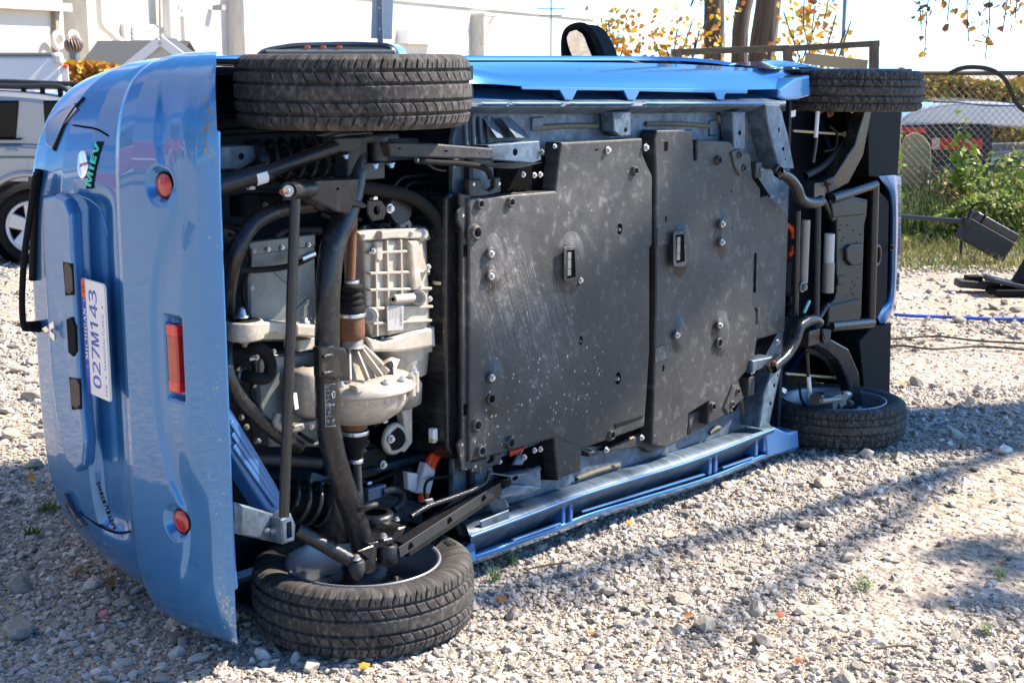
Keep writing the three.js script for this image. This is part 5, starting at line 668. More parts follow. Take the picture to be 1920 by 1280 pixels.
// small shingled shed with a roof ventilator
{
  const f = frame('garden_shed', 'small shed with grey shingled gable roof in front of the white building', 'shed', 250, 27), { g, X, Y } = f, sh = M('#4b4d51', .9), rows = 9;
  const x0 = X(150), x1 = X(330), yr = Y(78), ye = Y(128), w = 2.4;
  bxp('wall', mWall, g, x0 + .1, x1 - .1, 0, ye, -w + .1, -.1);
  for (let k = 0; k < rows; k++) { const t0 = k / rows, t1 = (k + 1.12) / rows, a = V((x0 + x1) / 2, lerp(yr, ye, t0) + .03, lerp(-w / 2, .15, t0)), b = V((x0 + x1) / 2, lerp(yr, ye, t1) + .015, lerp(-w / 2, .15, t1)); part('shingle_course', barG(a, b, x1 - x0, .018, .004), sh, g); const a2 = a.clone(), b2 = b.clone(); a2.z = -w - a.z; b2.z = -w - b.z; part('shingle_course', barG(a2, b2, x1 - x0, .018, .004), sh, g); }
  // cross gable on the right
  const gx = X(320), gy = Y(78), hw = X(385) - X(320); for (const s of [-1, 1]) { part('gable_slope', barG(V(gx, gy + .05, .2), V(gx + s * hw * 1.35, gy - .62, .2), 1.1, .06, .01, V(0, 1, 0)), sh, g); part('barge_board', barG(V(gx, gy + .02, .78), V(gx + s * hw * 1.35, gy - .66, .78), .05, .16), mWhite, g); }
  const tri = new THREE.Shape([new THREE.Vector2(-hw * 1.3, -.66), new THREE.Vector2(hw * 1.3, -.66), new THREE.Vector2(0, 0)]); part('gable_wall', place(new THREE.ExtrudeGeometry(tri, { depth: .9, bevelEnabled: false }), V(gx, gy, -.2)), mWall, g);
  const t = frame('turbine_ventilator', 'round slatted metal turbine ventilator on a short pipe beside the shed roof', 'ventilator', 139, 25.5), r = t.m(17), yc = t.Y(84);
  part('vent_pipe', cylG(V(0, .0, 0), V(0, yc - r * .7, 0), r * .62, r * .6, 20), mGalv, t.g); part('vent_core', place(new THREE.SphereGeometry(r * .86, 20, 14), V(0, yc, 0)), M('#3c3230', .7), t.g); part('vent_cap', place(new THREE.SphereGeometry(r * .5, 16, 8, 0, 6.3, 0, 1).scale(1, .7, 1), V(0, yc + r * .62, 0)), mGalv, t.g);
  for (let k = 0; k < 18; k++) { const a = k / 18 * 6.283, pts = []; for (let j = 0; j <= 6; j++) { const u = -1.1 + 2.2 * j / 6; pts.push(V(r * Math.cos(u) * Math.cos(a + u * .25), yc + r * .9 * Math.sin(u), r * Math.cos(u) * Math.sin(a + u * .25))); } part('vent_vane', tubeG(pts, r * .07, 5), M('#9c8b82', .5, .5), t.g); }
}
// trailer, hedge, vehicles on the left
{
  const f = frame('white_trailer', 'plain white box trailer parked behind the silver estate car', 'trailer', 60, 16, .32), { g, X, Y } = f;
  bxp('box_body', M('#e4e3df', .5), g, X(-160), X(112), .5, Y(104), -1.2, 0, .05); bxp('roof_rail', M('#8a8c90', .5, .5), g, X(-165), X(96), Y(104), Y(98), -1.25, .03); bxp('corner_cap', M('#c8c8c4', .5), g, X(94), X(116), Y(124), Y(98), -1.2, .02, .05); bxp('rear_frame', M('#d9d8d4', .5), g, X(100), X(124), .4, Y(122), -1.18, -.02); bxp('marker_lamp', mOrange, g, X(114), X(123), Y(127), Y(121), -.02, .05); for (const x of [-60, 40]) part('trailer_wheel', place(new THREE.CylinderGeometry(.33, .33, .2, 24).rotateX(Math.PI / 2), V(X(x), .33, -.2)), mRubber, g);
}
function leafGeo(n, fn, cols, size, aspect = .7) {                      // folded leaves with their own colours
  const pos = [], col = [], c = new THREE.Color(), q = new THREE.Quaternion(), e = new THREE.Euler();
  for (let k = 0; k < n; k++) {
    const p = fn(k); if (!p) continue; const s = size * rr(.6, 1.25); e.set(rr(-1.3, 1.3), rnd() * 6.3, rr(-1.3, 1.3)); q.setFromEuler(e); c.set(cols[Math.floor(rnd() * cols.length)]); const kk = rr(.75, 1.15); c.multiplyScalar(kk);
    const v = [[0, 0, 0], [.45, .12, aspect * .5], [1, 0, .08], [.45, .12, -aspect * .5], [.2, .1, aspect * .42], [.2, .1, -aspect * .42], [.75, .06, aspect * .3], [.75, .06, -aspect * .3]].map(a => V(a[0] - .5, a[1], a[2]).multiplyScalar(s).applyQuaternion(q).add(p));
    for (const t of [[0, 4, 2], [4, 6, 2], [0, 2, 5], [5, 2, 7]]) for (const i of t) { pos.push(v[i].x, v[i].y, v[i].z); col.push(c.r, c.g, c.b); }
  }
  const g = new THREE.BufferGeometry(); g.setAttribute('position', new THREE.Float32BufferAttribute(pos, 3)); g.setAttribute('color', new THREE.Float32BufferAttribute(col, 3)); g.setAttribute('uv', new THREE.Float32BufferAttribute(new Float32Array(pos.length / 3 * 2), 2)); g.computeVertexNormals(); return g;
}
const mLeaf = new THREE.MeshPhysicalMaterial({ vertexColors: true, roughness: .85, transmission: .4, thickness: 0, side: THREE.DoubleSide });
const autumn = ['#b98a1e', '#d0a12a', '#a9701f', '#c7b13a', '#8e9a2e', '#b5672a'];
function hedge(name, label, px0, px1, D, yTop, yBot, dep, cols, size, n) {
  const f = frame(name, label, 'hedge', (px0 + px1) / 2, D), { g, X, Y } = f, w = X(px1) - X(px0), h = Y(yTop);
  part('stems', merge(Array.from({ length: Math.ceil(w * 2.5) }, () => { const x = rr(-w / 2, w / 2), z = rr(-dep, 0); return cylG(V(x, 0, z), V(x + rr(-.2, .2), h * rr(.7, .9), z + rr(-.2, .2)), .02, .008, 5); })), mBark, g);
  const m = part('foliage', leafGeo(n, () => { const x = rr(-w / 2, w / 2), top = h * (.86 + .2 * fbm(x * 2.2 + 9, 3, 3)) , y = Math.max(.1, top * (1 - rnd() ** 1.6 * .85)); return V(x, y, -dep * rnd() + .15 * Math.sin(x * 5)); }, cols, size), mLeaf, g); m.userData.kind = 'stuff'; return f;
}
hedge('autumn_hedge', 'yellow and orange autumn hedge below the shed roof', 112, 320, 22, 117, 165, .7, ['#d0a12a', '#c7b13a', '#d9b840', '#b98a1e', '#b5672a'], .13, 5200);
hedge('autumn_hedge', 'yellowing hedge along the far side of the chain link fence', 1640, 2080, 19, 142, 260, 1.0, ['#a58a2a', '#8d8e30', '#b79a35', '#6f7f2c', '#9c7a2c'], .10, 12000);
function roundedProfile(pts, w, bevel, mat, name, g) { const s = new THREE.Shape(new THREE.CatmullRomCurve3(pts.map(p => V(p[0], p[1], 0)), true, 'centripetal', .5).getPoints(120).map(p => new THREE.Vector2(p.x, p.y))); const e = new THREE.ExtrudeGeometry(s, { depth: w - 2 * bevel, bevelEnabled: true, bevelSize: bevel * .6, bevelThickness: bevel, bevelOffset: -bevel * .6, bevelSegments: 4 }); e.translate(0, 0, -w + bevel); return part(name, e, mat, g); }
const mAlloy = M('#c4c7cb', .35, .4);
function roadWheel(g, x, r, z, spokes = 5) { const w = new THREE.Group(); w.name = 'wheel'; g.add(w); w.position.set(x, r, z); part('tyre', new THREE.TorusGeometry(r * .84, r * .16, 16, 48).scale(1, 1, 1.7), mRubber, w); part('rim', new THREE.TorusGeometry(r * .66, r * .055, 10, 40).translate(0, 0, .05), mAlloy, w); part('rim_well', new THREE.CylinderGeometry(r * .66, r * .6, .1, 32, 1, true).rotateX(Math.PI / 2).translate(0, 0, -.04), M('#55585c', .5, .5), w); part('brake_disc', new THREE.CylinderGeometry(r * .6, r * .6, .02, 30).rotateX(Math.PI / 2).translate(0, 0, -.07), M('#26282b', .6, .3), w); for (let k = 0; k < spokes; k++) { const a = k / spokes * 6.283 + .3; for (const o of [-.13, .13]) part('spoke', barG(V(r * .12 * Math.cos(a + o * 3), r * .12 * Math.sin(a + o * 3), .03), V(r * .64 * Math.cos(a + o), r * .64 * Math.sin(a + o), .05), .075, .04, .012, V(0, 0, 1)), mAlloy, w); } part('hub_cap', new THREE.CylinderGeometry(r * .16, r * .18, .05, 20).rotateX(Math.PI / 2).translate(0, 0, .04), mAlloy, w); return w; }
{ // silver estate car at the left edge
  const f = frame('silver_estate_car', 'silver sport utility vehicle with roof rails and alloy wheel parked at the left', 'car', 38, 11.3), { g, X, Y } = f, silver = MP('#9aa0a7', .35, .5, { clearcoat: 1, clearcoatRoughness: .05 });
  const r = .305, roof = Y(176), belt = Y(275), low = .28;
  roundedProfile([[X(-640), low], [X(-660), .65], [X(-620), belt - .06], [X(-420), belt], [X(150), belt], [X(185), belt - .05], [X(195), .5], [X(180), low], [X(110), low], ...Array.from({ length: 13 }, (_, k) => [.39 * Math.cos(k / 12 * Math.PI), r + .02 + .39 * Math.sin(k / 12 * Math.PI)]), [-.44, low], ...Array.from({ length: 13 }, (_, k) => [X(-520) + .39 * Math.cos(k / 12 * Math.PI), r + .02 + .39 * Math.sin(k / 12 * Math.PI)]), [X(-520) - .44, low]], 1.78, .06, silver, 'lower_body', g);
  roundedProfile([[X(-430), belt - .06], [X(-330), roof - .1], [X(-280), roof], [X(80), roof], [X(130), roof - .08], [X(168), belt - .06]], 1.62, .14, silver, 'cabin', g).position.z = -.05;
  const gl = (x0, x1, x2, x3, y0, y1) => { const s = new THREE.Shape([[X(x0), Y(y1)], [X(x1), Y(y0)], [X(x2), Y(y0)], [X(x3), Y(y1)]].map(q => new THREE.Vector2(...q))); part('side_window', place(new THREE.ExtrudeGeometry(s, { depth: .012, bevelEnabled: true, bevelSize: .035, bevelThickness: .006, bevelOffset: -.02, bevelSegments: 4 }), V(0, 0, -.052)), MP('#0b0e12', .12, 0, { specularIntensity: .45 }), g); };
  gl(-120, -110, 22, 12, 192, 258); gl(-360, -300, -130, -140, 192, 258); gl(76, 76, 128, 146, 192, 240);
  for (const s of [0, -1.5]) { const rl = part('roof_rail', tubeG([V(X(-260), roof - .02, -.15 + s * .9), V(X(-240), roof + .05, -.15 + s * .9), V(X(20), roof + .055, -.15 + s * .9), V(X(105), roof + .045, -.15 + s * .9), V(X(118), roof - .01, -.15 + s * .9)], .022, 8), M('#2b2d30', .5), g); for (const x of [28, 64, 98]) part('rail_foot', place(boxG(.03, .07, .05), V(X(x), roof + .01, -.15 + s * .9)), mBlackPlastic, rl); }
  bxp('side_moulding', M('#6b7076', .5), g, X(-600), X(190), Y(297), Y(292.5), -.02, .012); bxp('bumper_cladding', M('#8d9298', .5), g, X(60), X(192), low - .04, Y(330), -1.7, .02, .04);
  part('wheel_arch_liner', place(new THREE.CylinderGeometry(.395, .395, 1.5, 40, 1, true).rotateX(Math.PI / 2), V(0, r + .02, -.86)), mBlackPlastic, g); part('arch_flare', place(new THREE.TorusGeometry(.41, .028, 8, 40, Math.PI), V(0, r + .02, .018)), silver, g);
  roadWheel(g, 0, r, -.08); roadWheel(g, X(-520), r, -.08); part('wheel_arch_liner', place(new THREE.CylinderGeometry(.395, .395, 1.5, 40, 1, true).rotateX(Math.PI / 2), V(X(-520), r + .02, -.86)), mBlackPlastic, g); bxp('tail_lamp', mRed, g, X(165), X(184), Y(290), Y(245), -.3, -.02, .02); for (const x of [58, -130, -345]) bxp('door_seam', mBlackPlastic, g, X(x), X(x + 1.5), low + .1, belt - .01, -.004, .0015, .0005); for (const x of [20, -170]) bxp('door_handle', silver, g, X(x - 22), X(x), Y(284), Y(279), .0, .035, .01); for (const [x0, x1] of [[-125, 26], [-365, -128], [74, 150]]) bxp('window_trim', mBlackPlastic, g, X(x0), X(x1), Y(262.5), Y(259.5), -.06, .004, .003); part('fuel_flap', place(boxG(.22, .2, .004, .002), V(X(12), Y(316), .002)), silver, g);
}
{ const f = frame('maroon_car', 'dark maroon hatchback partly hidden behind the blue tailgate', 'car', 230, 13.2), { g, X, Y } = f, mar = MP('#3c1520', .35, .3, { clearcoat: 1 }), ro = Y(142);
  roundedProfile([[X(120), .3], [X(118), .7], [X(150), ro - .26], [X(700), ro - .3], [X(780), .6], [X(770), .3]], 1.6, .08, mar, 'lower_body', g); roundedProfile([[X(133), ro - .22], [X(145), ro - .10], [X(180), ro - .03], [X(260), ro], [X(480), ro], [X(600), ro - .25]], 1.4, .14, mar, 'cabin', g).position.z = -.06;
  bxp('rear_window', mGlassDark, g, X(170), X(420), ro - .2, ro - .09, -.06, -.045, .01); roadWheel(g, X(200), .29, .0); roadWheel(g, X(640), .29, .0); bxp('tail_lamp', mRed, g, X(122), X(140), ro - .4, ro - .28, -.2, .0, .02); }
{ const f = frame('black_pickup', 'black pickup cab roof with amber marker lamps showing over the upper rear tyre', 'pickup', 620, 19), { g, X, Y } = f, bk = MP('#17181b', .35, .3, { clearcoat: 1 }), ro = Y(78);
  roundedProfile([[X(480), ro - .14], [X(530), ro - .03], [X(600), ro], [X(690), ro], [X(735), ro - .04], [X(748), ro - .16], [X(752), ro - .5], [X(470), ro - .5]], 1.7, .12, bk, 'cab', g); roundedProfile([[X(250), .4], [X(250), .95], [X(300), 1.05], [X(820), 1.05], [X(830), .9], [X(830), .4]], 1.9, .08, bk, 'lower_body', g).position.z = .1; bxp('light_bar', M('#9fa2a6', .4, .5), g, X(500), X(742), Y(97), Y(93), .0, .06); for (const x of [577, 607, 637]) bxp('marker_lamp', M('#a85a3a', .5), g, X(x - 5), X(x + 5), Y(91), Y(86), -.02, .05, .01);
  roadWheel(g, X(340), .38, .1); roadWheel(g, X(740), .38, .1); bxp('side_window', mGlassDark, g, X(520), X(720), ro - .42, ro - .18, -.03, .005, .02); }
{ const f = frame('road_sign', 'back of a grey metal sign on a steel post above the upper rear tyre', 'sign', 713, 20), { g, X, Y } = f, st = M('#7d858d', .5, .5);
  bxp('post', st, g, X(708), X(719), 0, Y(-60), -.03, .02); part('sign_plate', place(boxG(f.m(40), Y(-10) - Y(73), .006, .003).rotateY(.1).rotateZ(-.05), V(X(717), (Y(-10) + Y(73)) / 2, -.06)), M('#c6ccd4', .6, .1), g); for (const y of [15, 55]) part('bolt', place(new THREE.CylinderGeometry(.012, .012, .05, 8).rotateX(Math.PI / 2), V(X(713), Y(y), .03)), mZinc, g); }
// trees beyond the car
function trunkG(pts, r0, r1) { const c = new THREE.CatmullRomCurve3(pts), n = 26, seg = 16, fr = c.computeFrenetFrames(n), g = grid(seg, n, (u, v, i, j) => { const t = j / n, p = c.getPointAt(t), a = u * 6.2832, r = lerp(r0, r1, t) * (1 + .09 * Math.sin(a * 3 + j * .4) + .06 * (hash(i % seg, j) - .5)); return p.addScaledVector(fr.normals[j], r * Math.cos(a)).addScaledVector(fr.binormals[j], r * Math.sin(a)); }, (p, u, v) => [u, v * 2]); return g; }
{
  const spec = [[1338, 37, [[1332, 300], [1340, 110], [1338, 0], [1330, -300], [1335, -700]], 'leaning left-most grey trunk of the tree clump behind the wooden rack'], [1387, 30, [[1400, 300], [1388, 120], [1390, 30], [1402, -40], [1430, -500]], 'slim middle trunk of the tree clump behind the wooden rack'], [1432, 46, [[1418, 300], [1428, 120], [1440, 0], [1450, -200], [1440, -700]], 'thickest grey trunk of the tree clump behind the wooden rack']];
  spec.forEach(([px, w, path, label], k) => {
    const f = frame('bare_tree', label, 'tree', px, 15 + k * .3, 0, null), { g, X, Y } = f; const p0 = path.map(q => V(X(q[0]), Y(q[1]), 0)); p0[0].y = -.1;
    part('trunk', trunkG(p0, f.m(w) / 2 * 1.2, f.m(w) / 2 * .75), mBark, g);
    const crown = []; const lt = []; for (let b = 0; b < 9; b++) { const y = rr(1.9, 5), s = rr(-1, 1) * .7, base = V(X(path[2][0]) + rr(-.05, .05), y, 0); const e = base.clone().add(V(s, rr(-.3, .8), rr(-.8, .6))); crown.push(tubeG([base, base.clone().lerp(e, .5).add(V(0, .15, 0)), e, e.clone().add(V(s * .3, -.35, 0))], .012, 5, 10)); lt.push([base, e]); }
    part('branches', merge(crown), mBark, g);
    const m = part('foliage', leafGeo(420, () => { const [a, b] = lt[Math.floor(rnd() * lt.length)]; return a.clone().lerp(b, rr(.4, 1.25)).add(V(rr(-.2, .2), rr(-.35, .15), rr(-.2, .2))); }, autumn, .065), mLeaf, g); m.userData.kind = 'stuff';
  });
  for (const [lab, vx, xa, xb, ya, yb, cnt, stn] of [['loose yellow leaved vine between the door mirror and the grey trunks', 1230, 1130, 1325, 30, 115, 640, 18], ['airy yellow leaved vine just beyond the thickest trunk', 1510, 1465, 1560, 5, 110, 240, 9]]) { const f = frame('autumn_vine', lab, 'vine', vx, 14), { g, X, Y } = f, pts = []; const st = []; for (let k = 0; k < stn; k++) { const x = X(rr(xa, xb)), h = Y(rr(ya, yb)); st.push(tubeG([V(x, 0, -.2), V(x + rr(-.1, .1), h * .6, -.1), V(x + rr(-.25, .25), h, 0)], .008, 5, 10)); pts.push(V(x + rr(-.2, .2), h, 0)); } part('stems', merge(st), mBark, g);
  const m = part('foliage', leafGeo(cnt, () => { const p = pts[Math.floor(rnd() * pts.length)]; return V(p.x + rr(-.2, .2), p.y + rr(-.3, .1) * 1.2, rr(-.3, .2)); }, ['#d8ac2c', '#e0b93c', '#c98a26', '#d6c04c', '#c0762c'], .065, .9), mLeaf, g); m.userData.kind = 'stuff'; }
  const w = frame('timber_rack', 'weathered grey wooden rack standing in front of the tree trunks', 'rack', 1450, 13.5), wood = M('#8f7f6b', .9, 0, { map: scaled(mottle, 1) }); const b = (x0, y0, x1, y1, t, n) => part(n, barG(V(w.X(x0), w.Y(y0), 0), V(w.X(x1), w.Y(y1), 0), w.m(t), .06), wood, w.g);
  const up = (x0, y0, x1, n) => part(n, barG(V(w.X(x1), 0, 0), V(w.X(x0), w.Y(y0), 0), .06, w.m(17), .004, V(1, 0, 0)), wood, w.g);
  b(1258, 98, 1478, 90, 11, 'top_rail'); b(1478, 91, 1648, 81, 11, 'top_rail'); up(1270, 94, 1278, 'upright'); up(1476, 88, 1492, 'upright'); up(1638, 76, 1650, 'upright'); b(1262, 330, 1650, 330, 14, 'bottom_rail'); part('plywood_scrap', place(boxG(w.m(120), w.m(22), .02).rotateZ(-.12), V(w.X(1575), w.Y(116), -.15)), M('#b3a284', .9), w.g);
  const u = frame('utility_pole', 'thin distant utility pole above the wooden rack', 'pole', 1580, 70); part('pole_shaft', cylG(V(0, -1, 0), V(0, 9, 0), .11, .09, 8), M('#6d7880', .9), u.g); part('cross_arm', place(boxG(1.6, .12, .12), V(0, 4.6, 0)), M('#6d7880', .9), u.g);
  const an = frame('roof_aerial', 'small distant aerial above the white wall', 'aerial', 1033, 60); part('aerial_mast', cylG(V(0, 0, 0), V(0, 4.2, 0), .04, .04, 6), M('#7f9099', .8), an.g); for (const [y, wd] of [[1.45 + 2.22, .9], [1.45 + 1.95, .7]]) part('aerial_arm', place(boxG(wd * 1.3, .05, .05), V(0, y, 0)), M('#7f9099', .8), an.g);
}
// chain link fence with what stands behind it
{
  const D = 12.6, f = frame('chain_link_fence', 'rusty chain link fence with top rail right of the front tyre', 'fence', 1800, D, .12), { g, X, Y } = f, wire = M('#8c8780', .55, .5), top = Y(137), x0 = X(1480), x1 = X(2060);
  part('top_rail', cylG(V(x0, top, 0), V(x1, top, 0), .021, .021, 10), M('#5d5148', .7, .3), g); for (const px of [1500, 1690, 2040]) part('fence_post', cylG(V(X(px), -.1, -.03), V(X(px), top + .05, -.03), .026, .026, 12), wire, g);
  const ws = [], p = .064; for (let x = x0 - top; x < x1; x += p) for (const s of [1, -1]) { let a = V(s > 0 ? x : x + top, .0, .004 * s), b = V(s > 0 ? x + top : x, top, .004 * s); const lo = Math.min(a.x, b.x), hi = Math.max(a.x, b.x); if (lo < x0 || hi > x1) { const cl = v => { const t0 = (x0 - a.x) / (b.x - a.x), t1 = (x1 - a.x) / (b.x - a.x); return [clamp(Math.min(t0, t1)), clamp(Math.max(t0, t1))]; }; const [t0, t1] = cl(); const A = a.clone().lerp(b, t0), B = a.clone().lerp(b, t1); a = A; b = B; } if (a.distanceTo(b) > .05) ws.push(cylG(a, b, .0022, .0022, 4)); }
  const m = part('wire_mesh', merge(ws), wire, g); 
  const v = frame('dead_vine', 'thick dead vine stem draped over the fence rail', 'vine', 1850, D - .1); part('stem', tubeG([[1780, 137], [1800, 128], [1830, 126], [1860, 132], [1885, 150], [1900, 178], [1915, 200], [1940, 215]].map(q => V(v.X(q[0]), v.Y(q[1]), .05)), .02, 8, 40), M('#3f352d', .95), v.g); part('tendril', tubeG([[1700, 180], [1750, 190], [1800, 192], [1860, 198], [1930, 196]].map(q => V(v.X(q[0]), v.Y(q[1]), .04)), .007, 6, 30), M('#6b5f52', .95), v.g);
  const c = frame('white_car', 'white car with raised rear lid and red lamps behind the fence', 'car', 1810, 15.2, -.15), wh = MP('#d6dbe2', .3, .3, { clearcoat: 1 }), cx = c.X, cy = c.Y;
  roundedProfile([[cx(1660), .3], [cx(1655), .6], [cx(1680), cy(300)], [cx(1850), cy(290)], [cx(1940), cy(282)], [cx(2300), cy(290)], [cx(2320), .3]], 1.6, .1, wh, 'lower_body', c.g).position.z = -.12; roundedProfile([[cx(1692), cy(236)], [cx(1712), cy(214)], [cx(1765), cy(195)], [cx(1840), cy(190)], [cx(1900), cy(194)], [cx(2100), cy(230)], [cx(2100), cy(250)], [cx(1900), cy(238)], [cx(1800), cy(234)]], 1.5, .06, wh, 'raised_lid', c.g);
  bxp('load_bay', M('#2b2d31', .8), c.g, cx(1696), cx(1868), cy(338), cy(236), -.3, .04, .02); bxp('tail_lamp', mRed, c.g, cx(1772), cx(1850), cy(280), cy(258), .0, .06, .02); bxp('tail_lamp', mRed, c.g, cx(1700), cx(1745), cy(250), cy(238), .0, .06, .01); bxp('lamp_lens', M('#b9a79a', .5), c.g, cx(1757), cx(1772), cy(280), cy(258), .0, .06, .01); bxp('bumper', M('#3a3f48', .6), c.g, cx(1690), cx(1880), cy(335), cy(308), .0, .1, .03); roadWheel(c.g, cx(1980), .3, .0);
  const b = frame('plywood_board', 'round topped pale plywood board leaning behind the fence', 'board', 1725, 12.75), s = new THREE.Shape([[1697, 350], [1698, 275], [1706, 256], [1720, 249], [1738, 256], [1750, 272], [1754, 300], [1752, 330], [1742, 352]].map(q => new THREE.Vector2(b.X(q[0]), b.Y(q[1])))); const e = new THREE.ExtrudeGeometry(s, { depth: .04, bevelEnabled: true, bevelSize: .006, bevelThickness: .006, bevelSegments: 2 }); part('board_panel', e, M('#d2c398', .85, 0, { map: scaled(softTex, 2) }), b.g); part('board_leg', cylG(V(b.X(1708), -.1, -.02), V(b.X(1708), b.Y(340), -.02), .02, .02, 8), wood2(), b.g); part('board_leg', cylG(V(b.X(1742), -.1, -.02), V(b.X(1742), b.Y(340), -.02), .02, .02, 8), wood2(), b.g);
}
function wood2() { return M('#7d7058', .9); }
// weeds and grass along the fence
{
  const strip = (n, d0, d1, h0, h1, cols, w, px0 = 1640, px1 = 2060, lean = .35) => { const pos = [], col = [], c = new THREE.Color(); for (let k = 0; k < n; k++) { const D = rr(d0, d1), p = atD(rr(px0, px1), 113.4, D); p.y = groundY(p.x, p.z) - .01; const h = rr(h0, h1) * (.6 + .8 * fbm(p.x * 1.4, p.z * 1.4, 2)), a = rnd() * 6.28, ww = w * rr(.6, 1.3), dx = Math.cos(a) * ww, dz = Math.sin(a) * ww, lx = rr(-1, 1) * lean * h, lz = rr(-1, 1) * lean * h; c.set(cols[Math.floor(rnd() * cols.length)]).multiplyScalar(rr(.7, 1.15)); const q = [[-dx, 0, -dz], [dx, 0, dz], [lx * .3 + dx * .7, h * .55, lz * .3 + dz * .7], [lx * .3 - dx * .7, h * .55, lz * .3 - dz * .7], [lx, h, lz]]; for (const t of [[0, 1, 2], [0, 2, 3], [3, 2, 4]]) for (const i of t) { pos.push(p.x + q[i][0], p.y + q[i][1], p.z + q[i][2]); col.push(c.r, c.g, c.b); } } const g = new THREE.BufferGeometry(); g.setAttribute('position', new THREE.Float32BufferAttribute(pos, 3)); g.setAttribute('color', new THREE.Float32BufferAttribute(col, 3)); g.setAttribute('uv', new THREE.Float32BufferAttribute(new Float32Array(pos.length / 3 * 2), 2)); g.computeVertexNormals(); return g; };
  const greens = ['#4d6a26', '#5f7a2c', '#3e5a22', '#728534', '#8a8a4c', '#6b6238'];
  const st = (name, g, label, cat) => { const m = part(name, g, mLeaf, scene); m.userData = { kind: 'stuff', label, category: cat }; return m; };
  st('tall_grass', strip(5000, 11.3, 13.0, .14, .45, ['#4d6a26', '#3e5a22', '#2f4420', '#5f7a2c', '#6b6238'], .006), 'tall tangled grass growing along the fence', 'grass');
  st('short_grass', strip(4200, 9.9, 11.5, .02, .16, ['#5d7a2a', '#7a8a3a', '#4d6324', '#8a7a4a', '#9a8c5c'], .004, 1600, 2060, .8), 'short bright grass at the edge of the gravel', 'grass');
  { const pos = [], col = [], c = new THREE.Color(); for (const [x, y, r] of [[1880, 1080, 18], [1625, 1100, 14], [930, 1085, 10], [960, 1055, 10], [90, 955, 22], [60, 1000, 16], [110, 895, 12], [1850, 1185, 14]]) { const p0 = gd(x, y), R = px2m(r, p0); for (let k = 0; k < 46; k++) { const a = rnd() * 6.28, q = V(p0.x + Math.cos(a) * R * rnd(), groundY(p0.x, p0.z) + .008, p0.z + Math.sin(a) * R * rnd()), h = rr(.02, .05), d = .0022; c.set(greens[k % 4]); for (const t of [[-d, 0, 0], [d, 0, 0], [rr(-.03, .03), h, rr(-.03, .03)]]) { pos.push(q.x + t[0], q.y + t[1], q.z + t[2]); col.push(c.r, c.g, c.b); } } } const g = new THREE.BufferGeometry(); g.setAttribute('position', new THREE.Float32BufferAttribute(pos, 3)); g.setAttribute('color', new THREE.Float32BufferAttribute(col, 3)); g.setAttribute('uv', new THREE.Float32BufferAttribute(new Float32Array(pos.length / 3 * 2), 2)); g.computeVertexNormals(); st('grass_tufts', g, 'small tufts of green weed between the stones', 'weeds'); }
  { const f = (() => leafGeo(8000, () => { const D = rr(11.2, 12.9), px = rr(1650, 2050), p = atD(px, 113.4, D); const h = (.16 + .42 * fbm(px / 60, D, 3) + .2 * ss(1750, 1900, px)) * (1 - .6 * ss(1690, 1705, px) * (1 - ss(1750, 1775, px))) * (1 - .35 * (12.9 - D) / 1.6); p.y = groundY(p.x, p.z) + h * (1 - rnd() ** 2); return p; }, ['#7d982e', '#98ac3c', '#5f7a2a', '#aab052', '#8a8048', '#4f6a28', '#6f8a30'], .055, .7))(); st('weed_thicket', f, 'tangled yellow green weeds crowding the foot of the fence', 'weeds'); }
  const bush = (name, label, px, py0, py1, D, w, n, size, cols) => { const f = frame(name, label, 'plant', px, D), sm = [], tip = []; for (let k = 0; k < 9; k++) { const h = f.Y(rr(py0, py1)), x = rr(-w, w); sm.push(tubeG([V(x * .3, 0, 0), V(x * .7, h * .6, rr(-.1, .1)), V(x, h, rr(-.15, .15))], .005, 5, 8)); tip.push([V(x * .5, h * .45, 0), V(x, h, 0)]); } part('stems', merge(sm), M('#5d6a34', .9), f.g); const m = part('foliage', leafGeo(n, () => { const [a, b] = tip[Math.floor(rnd() * tip.length)]; return a.clone().lerp(b, rr(0, 1.05)).add(V(rr(-.08, .08), rr(-.06, .06), rr(-.1, .1))); }, cols, size, .95), mLeaf, f.g); m.userData.kind = 'stuff'; };
  const lime = ['#8fae2c', '#a3bf3a', '#7c9c28', '#b3c24c'];
  bush('leafy_vine', 'bright lime green vine leaves on the fence in front of the white car', 1832, 228, 330, 12.2, .16, 150, .07, lime); bush('leafy_vine', 'bright green climbing leaves just right of the front wheel liner', 1692, 235, 420, 11.9, .07, 170, .06, lime); bush('leafy_weed', 'spindly brownish weed with small leaves beside the lime vine', 1785, 290, 380, 12.0, .3, 260, .035, ['#8a6a4c', '#6f7a3c', '#a08a66']); bush('leafy_weed', 'low broad weed at the right end of the grass strip', 1895, 285, 380, 11.7, .35, 420, .05, ['#5f7d2c', '#7d9438', '#4c6a26', '#a9a86a']);
}
